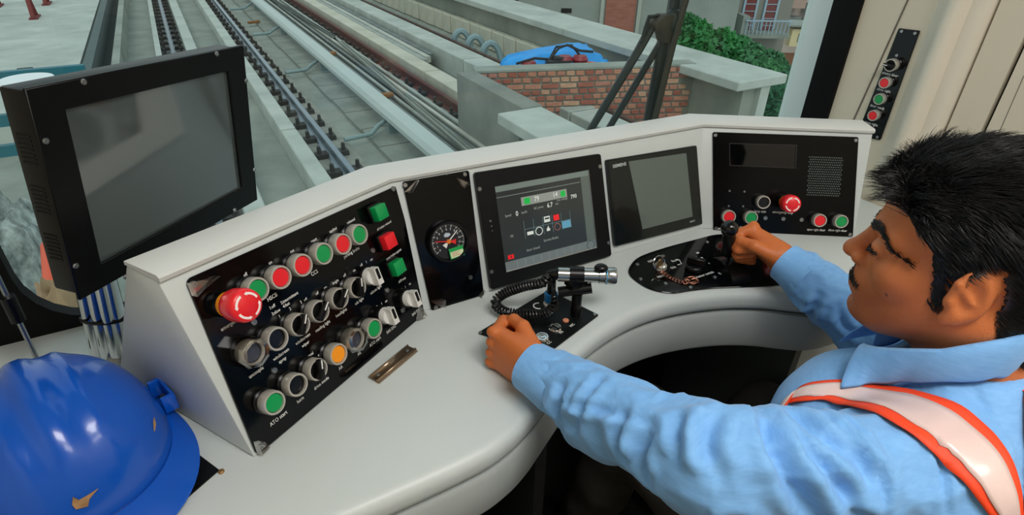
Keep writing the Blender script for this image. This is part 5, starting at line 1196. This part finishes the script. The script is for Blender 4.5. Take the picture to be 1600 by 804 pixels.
# ---- joints (world)
NB = nv(0.706, 0.165, 0.900)
Lsh = nv(0.585, 0.125, 0.862); Lel = nv(0.372, 0.236, 0.892); Lwr = np.array(LH - hd * 0.075, f32)
Rsh = nv(0.860, 0.215, 0.850); Rel = nv(0.905, 0.345, 0.765); Rwr = np.array(RH - rd * 0.075, f32)
TY = math.radians(14); ct, st2 = math.cos(TY), math.sin(TY)
RT = np.array([[ct, -st2, 0], [st2, ct, 0], [0, 0, 1]], f32)     # columns: torso right / forward / up
def torso_sdf(p, g=0.0):
    d = s_ell(p, (0.712, 0.118, 0.745), (0.178 + g, 0.122 + g, 0.185 + g), RT)
    d = smin(d, s_ell(p, (0.715, 0.070, 0.55), (0.165 + g, 0.125 + g, 0.22 + g), RT), 0.06)
    d = smin(d, s_ell(p, (0.62, 0.20, 0.62), (0.13 + g, 0.10 + g, 0.15 + g), RT), 0.06)
    d = smin(d, s_ell(p, (0.645, 0.222, 0.790), (0.150 + g, 0.105 + g, 0.108 + g), RT), 0.05)
    d = smin(d, s_cap(p, Lsh, Rsh, 0.060 + g, 0.060 + g), 0.05)
    d = smin(d, s_cap(p, NB, Lsh + nv(0.03, 0, 0.012), 0.062 + g, 0.050 + g), 0.04)
    d = smin(d, s_cap(p, NB, Rsh + nv(-0.03, 0, 0.012), 0.062 + g, 0.050 + g), 0.04)
    return d
def shirt_sdf(p):
    d = torso_sdf(p)
    la = smin(s_cap(p, Lsh, Lel, 0.064, 0.050), s_cap(p, Lel, Lwr, 0.051, 0.037), 0.03)
    la = smin(la, s_cap(p, Lel * 0.42 + Lwr * 0.58 + nv(0, -0.004, -0.034), Lel * 0.24 + Lwr * 0.76 + nv(0.0, -0.008, -0.038), 0.036, 0.030), 0.02)   # cloth hanging under the forearm
    d = smin(d, la, 0.035)
    ra = smin(s_cap(p, Rsh, Rel, 0.070, 0.056), s_cap(p, Rel, Rwr, 0.056, 0.039), 0.03)
    d = smin(d, ra, 0.035)
    # neck opening
    d = smax(d, -s_cap(p, NB + nv(-0.008, 0.015, -0.01), NB + nv(-0.02, 0.04, 0.2), 0.058, 0.062), 0.01)
    return d
SV, SF = surfnet(shirt_sdf, (0.22, -0.12, 0.40), (1.02, 0.56, 1.00), 0.0042)
# folds in the cloth
def along(p, a, b):
    ab = b - a; L_ = np.linalg.norm(ab); u = ab / L_; q = p - a; t = q @ u; rad = q - t[:, None] * u; r = np.linalg.norm(rad, axis=1)
    e1 = np.cross(u, [0, 0, 1]); e1 /= np.linalg.norm(e1); e2 = np.cross(u, e1); return t, np.arctan2(rad @ e2, rad @ e1), r, L_
N_ = np.zeros_like(SV); fv = SV[SF]; fn = np.cross(fv[:, 1] - fv[:, 0], fv[:, 2] - fv[:, 0])
for k in range(4): np.add.at(N_, SF[:, k], fn)
N_ /= np.linalg.norm(N_, axis=1)[:, None] + 1e-12
disp = np.zeros(len(SV)); 
segs = [(Lsh, Lel, 0.085), (Lel, Lwr, 0.080), (Rsh, Rel, 0.085), (Rel, Rwr, 0.075)]
T = [along(SV, a, b) for a, b, _ in segs]
for i, v in enumerate(SV):
    dd = 0.0; tot = 0.0
    for (t, th, r, L_), (_, _, rm) in zip(T, segs):
        if -0.03 < t[i] < L_ + 0.02 and r[i] < rm * 1.2:
            q = Vector((math.cos(th[i]) * 1.3, math.sin(th[i]) * 1.3, (t[i] + 0.034 * math.sin(th[i] * 1.0 + 1.0)) * 15.0 + L_ * 50))
            nz = 1.0 - abs(noise.noise(q)) * 2.2
            q2 = Vector((math.cos(th[i]) * 1.6 + 4, math.sin(th[i]) * 1.6, (t[i] + 0.03 * math.cos(th[i])) * 44.0))
            nz2 = 1.0 - abs(noise.noise(q2)) * 2.2
            dd += 0.0050 * max(nz - 0.25, -0.30) + 0.0022 * max(nz2 - 0.3, -0.2); tot += 1
    if tot: dd /= tot
    pv = Vector((v[0] * 9, v[1] * 9, v[2] * 4)); dd += 0.0040 * noise.noise(pv) + (0.0 if tot else 0.0020 * (1 - 2 * abs(noise.noise(pv * 2.3))))
    disp[i] = dd
SV = SV + N_ * disp[:, None]
# individual creases and seams pressed into the cloth
SB = BVHTree.FromPolygons([Vector(v) for v in SV.tolist()], [tuple(q) for q in SF.tolist()])
for pts, A_c, w_c in [([(940, 592), (913, 621), (901, 672)], 0.007, 0.006), ([(858, 625), (930, 640), (1016, 657)], 0.004, 0.005), ([(1016, 672), (1000, 705), (1010, 738)], 0.011, 0.008), ([(1062, 645), (1058, 690), (1056, 722)], 0.008, 0.007),
    ([(975, 640), (965, 690), (985, 720)], 0.008, 0.007), ([(1191, 632), (1205, 690), (1245, 765), (1290, 830)], 0.012, 0.009), ([(1226, 640), (1281, 681), (1342, 722), (1372, 762)], 0.009, 0.008), ([(1215, 650), (1260, 700), (1310, 760), (1340, 810)], 0.008, 0.007),
    ([(1120, 640), (1105, 690), (1120, 740)], 0.009, 0.008), ([(1296, 634), (1352, 686), (1377, 742), (1384, 810)], 0.005, 0.0035), ([(1290, 650), (1330, 690), (1360, 745)], 0.006, 0.006), ([(880, 600), (872, 640), (884, 690)], 0.008, 0.006),
    ([(1206, 452), (1226, 490), (1265, 518)], 0.007, 0.006), ([(1281, 462), (1268, 490), (1275, 520)], 0.008, 0.006), ([(1225, 440), (1245, 470), (1290, 480)], 0.006, 0.006), ([(1310, 480), (1320, 510), (1350, 525)], 0.007, 0.006), ([(1440, 640), (1470, 720), (1480, 804)], 0.004, 0.0035)]:
    pth = []
    for q in catmull([(x, y, 0) for x, y in pts], 10):
        loc, nn, i, dd = SB.ray_cast(CC, ray(q.x, q.y).normalized())
        if loc is not None: pth.append(tuple(loc))
    if len(pth) < 4: continue
    pth = np.array(pth); bb0 = pth.min(0) - 0.05; bb1 = pth.max(0) + 0.05; ii = np.where(((SV > bb0) & (SV < bb1)).all(1))[0]
    dm = np.linalg.norm(SV[ii][:, None, :] - pth[None], axis=2); kk = dm.argmin(1); dm = dm.min(1); tp = np.sin(np.pi * np.clip((kk + 0.5) / len(pth), 0, 1)) ** 0.5
    SV[ii] += N_[ii] * ((-A_c * np.exp(-(dm / w_c) ** 2) + 0.65 * A_c * np.exp(-((dm - 2.0 * w_c) / (1.1 * w_c)) ** 2)) * tp)[:, None]
drv = thing('person', 'seated driver in light blue shirt and orange reflective sash, one hand on the lever', 'person', (0.71, 0.05, 0))
DO = np.array([0.71, 0.05, 0.0])
M_shirt = mat('blue_shirt', '#82bbf2', 0.75, col2='#74ade6', vscale=60, bump=0.10, bscale=900, sheen=0.2, stretch=(1, 1, 6))
shirt = ob('shirt', npmesh('shirt', SV - DO, SF), M_shirt, drv)
SB = BVHTree.FromPolygons([Vector(v) for v in SV.tolist()], [tuple(q) for q in SF.tolist()])

# ---- skin: one mesh (head, neck, hands, arms and trunk inside the clothes)
def inner_sdf(p):
    d = torso_sdf(p, -0.018)
    d = smin(d, smin(s_cap(p, Lsh, Lel, 0.045, 0.038), s_cap(p, Lel, Lwr, 0.038, 0.027), 0.02), 0.02)
    d = smin(d, smin(s_cap(p, Rsh, Rel, 0.045, 0.038), s_cap(p, Rel, Rwr, 0.038, 0.027), 0.02), 0.02)
    return d
IV, IF = surfnet(inner_sdf, (0.22, -0.12, 0.42), (1.02, 0.56, 0.98), 0.013)
C_skin = np.array(lin('#cd7745')); C_lip = np.array(lin('#b05a4e')); C_beard = np.array(lin('#995a3c')); C_hand = np.array(lin('#c86e38'))
if np.linalg.det(np.array(MRH)[:3, :3]) < 0: RF = RF[:, ::-1]
if np.linalg.det(np.array(MLH)[:3, :3]) < 0: LF = LF[:, ::-1]
hcol = np.tile(C_skin, (len(HV), 1))
def blend(mask, col): 
    global hcol
    hcol = hcol * (1 - mask[:, None]) + col * mask[:, None]
hs = sym(HV.astype(f32))
lipd = np.minimum(s_cap(hs, (0.0995, 0, -0.0562), (0.086, 0.021, -0.0597), 0.0060, 0.0026), s_cap(hs, (0.0965, 0, -0.0665), (0.084, 0.018, -0.0630), 0.0068, 0.0028))
bd = np.clip((-0.040 - HV[:, 2]) / 0.03, 0, 1) * np.clip((HV[:, 0] + 0.01) / 0.03, 0, 1) * np.clip((HV[:, 2] + 0.135) / 0.02, 0, 1)
blend(0.55 * bd, C_beard); blend(np.clip(0.6 - lipd / 0.003, 0, 1) * 0.85, C_lip)
mole = np.linalg.norm(HV - np.array([0.058, 0.0585, -0.040]), axis=1); blend((mole < 0.0030) * 0.8, np.array(lin('#4a2a1c')))
AV = np.concatenate([xf(MH, HV), xf(MLH, LV), xf(MRH, RV), IV]) - DO
AF = np.concatenate([HF, LF + len(HV), RF + len(HV) + len(LV), IF + len(HV) + len(LV) + len(RV)])
AC = np.concatenate([hcol, np.tile(C_hand, (len(LV), 1)), np.tile(C_hand, (len(RV), 1)), np.tile(C_skin, (len(IV), 1))])
bme = npmesh('body', AV, AF)
ca = bme.color_attributes.new('skin_tone', 'FLOAT_COLOR', 'POINT'); ca.data.foreach_set('color', np.concatenate([AC, np.ones((len(AC), 1))], 1).astype(f32).ravel())
M_skin = mat('skin', '#b9693f', 0.45, spec=0.4, bump=0.12, bscale=420, sub=0.15, attr='skin_tone')
body = ob('body', bme, M_skin, drv)
body.modifiers.new('smooth', 'SMOOTH').iterations = 2
# eyes
Md = Matrix.Translation(-Vector(DO))
for s_ in (1, -1):
    MB().ball((0.0734, s_ * 0.0335, 0.0000), 0.0122, 20, Md @ MH).build('eye', mat('eye_white', '#d9cfc6', 0.25), drv)
    MB().ball((0.0816, s_ * 0.0335, -0.0012), (0.0046, 0.0062, 0.0060), 16, Md @ MH).build('iris', mat('iris_brown', '#1c0f0a', 0.1), drv)

# ---- hair
HN = np.zeros_like(HV); fv = HV[HF]; fn = np.cross(fv[:, 1] - fv[:, 0], fv[:, 2] - fv[:, 0])
for k in range(4): np.add.at(HN, HF[:, k], fn)
HN /= np.linalg.norm(HN, axis=1)[:, None] + 1e-12
LINE = [(0, 0.066), (25, 0.064), (42, 0.054), (54, 0.044), (61, 0.032), (66, 0.006), (70, -0.032), (79, -0.036), (83, -0.020), (88, 0.016), (93, 0.030), (102, 0.026), (110, 0.005), (117, -0.030), (130, -0.078), (180, -0.096)]
phd = np.degrees(np.arctan2(np.abs(HV[:, 1]), HV[:, 0] + 0.004)); hl = np.interp(phd, [a for a, _ in LINE], [b for _, b in LINE])
edge = HV[:, 2] - hl
earmask = (np.abs(HV[:, 1]) > 0.0765) & (HV[:, 2] < 0.036) & (HV[:, 0] > -0.042) & (HV[:, 0] < 0.02)
earmask |= (((HV[:, 0] + 0.013) / 0.025) ** 2 + ((HV[:, 2] + 0.010) / 0.039) ** 2 < 1) & (np.abs(HV[:, 1]) > 0.060)
scalp = np.where((edge > 0) & ~earmask)[0]
def strands(roots, flow, length, lift, width, seed, nseg=6, push=0.002, curl=0.25, droop=0.0):
    """returns vertices and faces of thin three-sided hairs in head-local space"""
    r = np.random.default_rng(seed); k = len(roots); p = HV[roots] + r.normal(size=(k, 3)) * 0.0009; nrm = HN[roots]
    fl = flow(p, nrm, r); L_ = length(p, r)[:, None] / nseg; lf = lift(p)[:, None]
    clump = np.array([[noise.noise(Vector(q) * 60), noise.noise(Vector(q) * 60 + Vector((7, 0, 0))), noise.noise(Vector(q) * 60 + Vector((0, 9, 0)))] for q in p.tolist()])
    pts = [p]
    for s_ in range(nseg):
        f_ = s_ / nseg
        d = fl + nrm * lf * (1 - f_ * 1.4) + clump * curl * (0.4 + f_) + r.normal(size=(k, 3)) * 0.06 + np.array([0, 0, -droop * f_])
        d /= np.linalg.norm(d, axis=1)[:, None]; q = pts[-1] + d * L_
        sd = head_sdf(q.astype(f32)); pen = np.maximum(push - sd, 0)
        o = q - np.array([-0.015, 0, 0.02]); o /= np.linalg.norm(o, axis=1)[:, None]; q = q + o * pen[:, None]
        pts.append(q)
    Pn = np.stack(pts, 1); m = nseg + 1
    T_ = np.gradient(Pn, axis=1); T_ /= np.linalg.norm(T_, axis=2)[..., None] + 1e-9
    a = np.cross(T_, np.array([0.3, 0.2, 0.93])); a /= np.linalg.norm(a, axis=2)[..., None] + 1e-9; b = np.cross(T_, a)
    wd = width * (1 - 0.85 * np.linspace(0, 1, m) ** 2)[None, :, None] * r.uniform(0.7, 1.2, (k, 1, 1))
    ring_ = np.stack([Pn + wd * (a * math.cos(g) + b * math.sin(g)) for g in (0, 2.094, 4.189)], 2)
    V = ring_.reshape(-1, 3); base = (np.arange(k) * m * 3)[:, None, None]; sg = (np.arange(nseg) * 3)[None, :, None]; e = np.arange(3)[None, None, :]; e2 = (np.arange(3) + 1)[None, None, :] % 3
    F = np.stack([base + sg + e, base + sg + e2, base + sg + 3 + e2, base + sg + 3 + e], -1).reshape(-1, 4)
    return V, F
def flow_hair(p, n, r):
    front = np.clip((p[:, 0] - 0.045) / 0.035, 0, 1) * np.clip((p[:, 2] - 0.05) / 0.02, 0, 1); side = np.clip((np.abs(p[:, 1]) - 0.045) / 0.02, 0, 1); back = np.clip((-p[:, 0] - 0.05) / 0.04, 0, 1)
    top = (1 - side) * (1 - back)
    d = np.zeros_like(p)
    d += (top * (1 - front))[:, None] * np.array([-0.85, -0.25, 0.05]) + (front * (1 - side))[:, None] * np.array([0.25, 0.15, 0.35])
    d += (side * (1 - back))[:, None] * np.stack([-0.75 * np.ones(len(p)), 0 * p[:, 1], -0.55 * np.ones(len(p))], 1) + back[:, None] * np.array([-0.2, 0, -1.0])
    d -= n * (np.sum(d * n, axis=1))[:, None] * 0.8
    return d / (np.linalg.norm(d, axis=1)[:, None] + 1e-9)
hr = np.random.default_rng(3)
roots = hr.choice(scalp, 26000)
topw = lambda p: np.clip((p[:, 2] - 0.03) / 0.06, 0, 1)
lowe = lambda p: np.clip((p[:, 2] + 0.03) / 0.08, 0, 1)
h1 = strands(roots, flow_hair, lambda p, r: (0.010 + 0.012 * lowe(p) + 0.022 * topw(p)) * r.uniform(0.75, 1.15, len(p)), lambda p: 0.30 + 0.75 * topw(p), 0.00060, 5, curl=0.5)
fr_roots = hr.choice(scalp[(HV[scalp, 0] > 0.030) & (HV[scalp, 2] > 0.055)], 4200)
h2 = strands(fr_roots, lambda p, n, r: np.stack([np.clip((p[:, 0] - 0.055) / 0.03, -0.5, 0.8), 0.15 * np.ones(len(p)), 0.35 * np.ones(len(p))], 1), lambda p, r: 0.030 * r.uniform(0.6, 1.3, len(p)), lambda p: 0.5 * np.ones(len(p)), 0.00045, 9, curl=0.55, droop=0.5)
# dense cap under the strands
capm = np.isin(HF, np.where((edge > 0.004) & ~earmask)[0]).all(1); cf = HF[capm]; used = np.unique(cf); remap = -np.ones(len(HV), int); remap[used] = np.arange(len(used))
lift_ = 0.0012 + 0.006 * topw(HV[used]) * np.clip((edge[used] - 0.004) / 0.03, 0, 1) + 0.002 * np.clip(edge[used] / 0.03, 0, 1)
h3 = (HV[used] + HN[used] * lift_[:, None], remap[cf])
def joinvf(lst):
    V = []; F = []; k = 0
    for v, f in lst: V.append(v); F.append(f + k); k += len(v)
    return np.concatenate(V), np.concatenate(F)
M_hair = mat('black_hair', '#0d0b0b', 0.38, spec=0.5)
V, F = joinvf([h1, h2, h3]); o = ob('hair', npmesh('hair', xf(MH, V) - DO, F), M_hair, drv); o['kind'] = 'stuff'
def near(mask): return np.where(mask)[0]
def seg_mask(a, b, r): return s_cap(hs, a, b, r, r) < 0
# eyebrows, moustache
ay = np.abs(HV[:, 1]); zb = np.interp(ay, [0.008, 0.022, 0.036, 0.048, 0.058, 0.064], [0.0205, 0.0255, 0.0265, 0.0215, 0.0125, 0.006]); hb_ = np.interp(ay, [0.008, 0.03, 0.064], [0.0055, 0.0048, 0.0018])
eb_ = near((ay > 0.008) & (ay < 0.064) & (np.abs(HV[:, 2] - zb) < hb_) & (HV[:, 0] > 0.03))
h4 = strands(hr.choice(eb_, 900), lambda p, n, r: np.stack([-0.5 * np.ones(len(p)), np.sign(p[:, 1]) * 0.85, 0.12 * np.ones(len(p))], 1), lambda p, r: 0.0095 * r.uniform(0.7, 1.2, len(p)), lambda p: 0.22 * np.ones(len(p)), 0.00045, 11, nseg=4, push=0.0004, curl=0.1)
el_ = near((ay > 0.019) & (ay < 0.049) & (np.abs(HV[:, 2] - 0.0022 + 0.0012 * (ay - 0.02) / 0.03) < 0.0016) & (HV[:, 0] > 0.07))
for s_ in (1, -1):
    sel = el_[HV[el_, 1] * s_ > 0]
    V, F = strands(hr.choice(sel, 140), lambda p, n, r: np.stack([0.8 * np.ones(len(p)), np.sign(p[:, 1]) * 0.5, -0.5 * np.ones(len(p))], 1), lambda p, r: 0.0055 * r.uniform(0.7, 1.2, len(p)), lambda p: 0.3 * np.ones(len(p)), 0.00035, 13, nseg=3, push=0.0003, curl=0.1)
    o = ob('eyelashes', npmesh('eyelashes', xf(MH, V) - DO, F), M_hair, drv); o['kind'] = 'stuff'
V, F = h4; ob('eyebrows', npmesh('eyebrows', xf(MH, V) - DO, F), M_hair, drv)
ms_ = near((ay < 0.030) & (HV[:, 2] > -0.0515 - 0.22 * ay) & (HV[:, 2] < -0.0405 - 0.42 * ay) & (HV[:, 0] > 0.06))
h5 = strands(hr.choice(ms_, 520), lambda p, n, r: np.stack([-0.15 * np.ones(len(p)), np.sign(p[:, 1]) * 0.55, -0.75 * np.ones(len(p))], 1), lambda p, r: 0.0060 * r.uniform(0.6, 1.2, len(p)), lambda p: 0.25 * np.ones(len(p)), 0.00028, 12, nseg=3, push=0.0003, curl=0.1)
V, F = h5; ob('moustache', npmesh('moustache', xf(MH, V) - DO, F), M_hair, drv)

# ---- shirt collar
NC = Vector((0.684, 0.200, 0.920)); cfw = Vector((-math.sin(0.30), math.cos(0.30), 0)); clf = Vector((-cfw.y, cfw.x, 0))
def push_out(p, off):
    loc, nn, i, dd = SB.find_nearest(p)
    if loc is None: return p
    s_ = (p - loc).dot(nn)
    return loc + nn * off if s_ < off else p
rows = []; K = 60
CPX = catmull([(1308, 612, 0), (1370, 609, 0), (1440, 606, 0), (1510, 604, 0), (1562, 598, 0)], 20)
def shirt_hit(x, y):
    loc, nn, i, dd = SB.ray_cast(CC, ray(x, y).normalized())
    return None if loc is None else loc + nn * 0.009
for k in range(K + 1):
    ph = math.radians(22 + (338 - 22) * k / K); d = cfw * math.cos(ph) + clf * math.sin(ph)
    fz = math.cos(ph)                                           # 1 at front, -1 at back
    endw = max(0, 1 - min(k, K - k) / 9.0)
    top = NC + d * (0.066 + 0.006 * fz) + Vector((0, 0, 0.034 - 0.034 * fz + 0.030 * max(0, -fz) + 0.030 * (1 - fz * fz)))
    st0 = NC + d * (0.064 + 0.006 * fz) + Vector((0, 0, -0.020 - 0.020 * fz))
    fold = NC + d * (0.072 + 0.007 * fz) + Vector((0, 0, 0.033 - 0.034 * fz + 0.030 * max(0, -fz) + 0.030 * (1 - fz * fz)))
    ww_ = 0
    low = NC + d * (0.090 + 0.014 * fz + 0.010 * endw) + Vector((0, 0, -0.016 - 0.034 * fz - 0.014 * endw))
    if k <= 30:
        kx = min(k, 26) / 26 * (len(CPX) - 1); h_ = shirt_hit(CPX[int(round(kx))].x, CPX[int(round(kx))].y)
        if h_ is not None: wt = max(0, min(1, (30 - k) / 6)); low = low * (1 - wt) + h_ * wt
    mid = fold * 0.5 + low * 0.5 + d * 0.004
    rows.append([push_out(st0, 0.001), top, push_out(fold, 0.004), push_out(mid, 0.007), push_out(low, 0.005)])
vs = [q - Vector(DO) for r_ in rows for q in r_]; m_ = 5
col = MB().add(vs, [(k * m_ + j, (k + 1) * m_ + j, (k + 1) * m_ + j + 1, k * m_ + j + 1) for k in range(K) for j in range(m_ - 1)]).build('collar', M_shirt, drv, ang=70)
sd_ = col.modifiers.new('thick', 'SOLIDIFY'); sd_.thickness = 0.0022; sd_.offset = 1; sbm = col.modifiers.new('sub', 'SUBSURF'); sbm.levels = 1; sbm.render_levels = 1
# ---- cuffs
def cuff(Wp, dirv, r0, r1, ln, name='cuff', sx=1.0):
    Wp = Vector(Wp); dirv = Vector(dirv).normalized(); M_ = Matrix.Translation(Wp - Vector(DO)) @ dirv.to_track_quat('Z', 'Y').to_matrix().to_4x4()
    vs = []; fs = []; n = 40; pf_ = [(r0, -ln / 2), (r0 + 0.001, -ln / 4), ((r0 + r1) / 2 + 0.0015, 0), (r1 + 0.001, ln / 4), (r1, ln / 2), (r1 - 0.003, ln / 2 - 0.001), (r1 - 0.004, 0)]
    for i in range(n):
        a = 2 * PI * i / n
        for r_, z in pf_: rr = r_ * (1 + 0.05 * math.sin(2 * a + 0.6) + 0.012 * math.sin(5 * a)); vs.append(M_ @ Vector((rr * math.cos(a), rr * math.sin(a), z)))
    k = len(pf_); fs = [(i * k + j, ((i + 1) % n) * k + j, ((i + 1) % n) * k + j + 1, i * k + j + 1) for i in range(n) for j in range(k - 1)]
    return MB().add(vs, fs).build(name, M_shirt, drv, ang=50)
cuff(LH - hd * 0.058, hd, 0.0400, 0.0365, 0.055)
cuff(RH - rd * 0.060, rd, 0.0390, 0.0350, 0.050)
# ---- reflective sash: two orange-edged bands over the shoulders
M_vor = mat('vest_orange', '#ff4a1e', 0.6, bump=0.1, bscale=600)
M_vre = mat('reflective_tape', '#f0d3cc', 0.32, 0.0, spec=0.8, var=0.08, vscale=25, coat=0.4)
def hit(x, y, mind):
    r = ray(x, y).normalized(); o = CC.copy()
    for k in range(6):
        loc, nn, i, dd = SB.ray_cast(o, r)
        if loc is None: return None, None
        if (loc - CC).dot(CF) > mind and nn.dot(r) < 0: return loc, nn
        o = loc + r * 0.002
    return None, None
def band(upper, lower, name='sash', mind=0.0):
    U = catmull([(x, y, 0) for x, y in upper], 8); Lw = catmull([(x, y, 0) for x, y in lower], 8); n = min(len(U), len(Lw))
    cols = []
    m = 10
    for k in range(n):
        a = U[int(k * (len(U) - 1) / (n - 1))]; b = Lw[int(k * (len(Lw) - 1) / (n - 1))]
        row = []
        for j in range(m + 1):
            q = a * (1 - j / m) + b * (j / m); loc, nn = hit(q.x, q.y, 0.61 if q.x < 1275 else mind)
            if loc is None: loc = SB.find_nearest(at(q.x, q.y, 0.68))[0]
            row.append(loc)
        if row: cols.append(row)
    # relax so that the cloth bridges the folds, then lift it off the shirt
    for it in range(16):
        new = [r_[:] for r_ in cols]
        for k in range(1, len(cols) - 1):
            for j in range(m + 1): new[k][j] = cols[k][j] * 0.4 + (cols[k - 1][j] + cols[k + 1][j]) * 0.3
        cols = new
    cols = [[push_out(p, 0.006) for p in r_] for r_ in cols]
    for it in range(4): cols = [cols[0]] + [[cols[k][j] * 0.5 + (cols[k - 1][j] + cols[k + 1][j]) * 0.25 for j in range(m + 1)] for k in range(1, len(cols) - 1)] + [cols[-1]]
    cols = [[push_out(p, 0.003) for p in r_] for r_ in cols]
    def strip(j0, j1, dz, nm, m_, par):
        vs = []; k_ = j1 - j0 + 1
        for r_ in cols:
            for j in range(j0, j1 + 1):
                loc, nn, i, dd = SB.find_nearest(r_[j]); vs.append(r_[j] + nn * dz - Vector(DO))
        o = MB().add(vs, [(k * k_ + j, (k + 1) * k_ + j, (k + 1) * k_ + j + 1, k * k_ + j + 1) for k in range(len(cols) - 1) for j in range(k_ - 1)]).build(nm, m_, par, ang=80)
        o.modifiers.new('thick', 'SOLIDIFY').thickness = 0.0012; return o
    v = strip(0, m, 0.0, name, M_vor, drv); strip(2, m - 2, 0.0014, 'reflective_tape', M_vre, v); return v
band([(1150, 626), (1185, 616), (1250, 606), (1312, 598), (1384, 604), (1482, 630), (1543, 674), (1577, 723), (1588, 787), (1592, 850)], [(1160, 648), (1200, 642), (1246, 633), (1290, 626), (1331, 640), (1407, 674), (1467, 719), (1518, 772), (1548, 810), (1560, 880)])
band([(1586, 560), (1602, 600), (1612, 680), (1612, 760), (1606, 830)], [(1574, 560), (1588, 600), (1598, 680), (1594, 760), (1584, 830)])
# loose lower end of the sash hanging in front of the body
hang = [(1112, 690, 0.69), (1092, 725, 0.70), (1080, 760, 0.71), (1079, 800, 0.715), (1082, 860, 0.72)]
hc_ = catmull([at(x, y, d) for x, y, d in hang], 6); wdir = (CR * 0.9 - CF * 0.35).normalized()
def hstrip(w0, w1, dz, nm, m_, par):
    vs = []
    for k, p in enumerate(hc_):
        for w in (w0, w1): vs.append(p + wdir * w - CF * dz + CF * 0.003 * math.sin(k * 0.8) - Vector(DO))
    o = MB().add(vs, [(2 * k, 2 * k + 1, 2 * k + 3, 2 * k + 2) for k in range(len(hc_) - 1)]).build(nm, m_, par, ang=80); o.modifiers.new('thick', 'SOLIDIFY').thickness = 0.0012; return o
v_ = hstrip(-0.0135, 0.0135, 0, 'sash', M_vor, drv); hstrip(-0.0075, 0.0085, 0.002, 'reflective_tape', M_vre, v_)
# ---- trousers, shoes
hipL, hipR = nv(0.625, 0.03, 0.43), nv(0.80, 0.06, 0.43); knL, knR = nv(0.575, 0.535, 0.555), nv(0.82, 0.43, 0.53); anL, anR = nv(0.53, 0.62, 0.11), nv(0.82, 0.60, 0.11)
def tr_sdf(p):
    d = s_ell(p, (0.713, 0.045, 0.44), (0.175, 0.14, 0.11))
    for h, k_, a_ in ((hipL, knL, anL), (hipR, knR, anR)):
        d = smin(d, smin(s_cap(p, h, k_, 0.092, 0.070), s_cap(p, k_, a_, 0.068, 0.052), 0.03), 0.03)
    return d
TV, TF = surfnet(tr_sdf, (0.36, -0.12, 0.06), (0.95, 0.74, 0.68), 0.012)
TN = np.array([[noise.noise(Vector(v) * 14), noise.noise(Vector(v) * 14 + Vector((5, 0, 0))), noise.noise(Vector(v) * 14 + Vector((0, 5, 0)))] for v in TV.tolist()])
ob('trousers', npmesh('trousers', TV + TN * 0.010 - DO, TF), mat('dark_trousers', '#2b2723', 0.85, col2='#211e1b', vscale=30, bump=0.1, bscale=500), drv)
for a_ in (anL, anR):
    MB().ball((0, 0.06, 0), (0.048, 0.13, 0.05), 18, Matrix.Translation(Vector(a_.tolist()) - Vector(DO) + Vector((0, 0, -0.055)))).build('shoe', mat('shoe_black', '#111111', 0.35), drv)
# ---- seat
sv = thing('driver_seat', 'brown fabric driver seat under and behind the driver', 'seat', (0.72, 0.0, 0))
M_seat = mat('seat_fabric', '#4b4038', 0.9, col2='#2f2823', vscale=90, bump=0.3, bscale=200)
MB().b2((-0.24, -0.22, 0.22), (0.24, 0.24, 0.335)).build('seat_cushion', M_seat, sv, bevel=0.03, seg=3)
MB().b2((-0.23, -0.34, 0.30), (0.23, -0.20, 0.80)).build('backrest', M_seat, sv, bevel=0.04, seg=3)
MB().lathe([(0.16, 0), (0.16, 0.02), (0.05, 0.04), (0.05, 0.22)], 20).build('pedestal', M_blackm, sv)
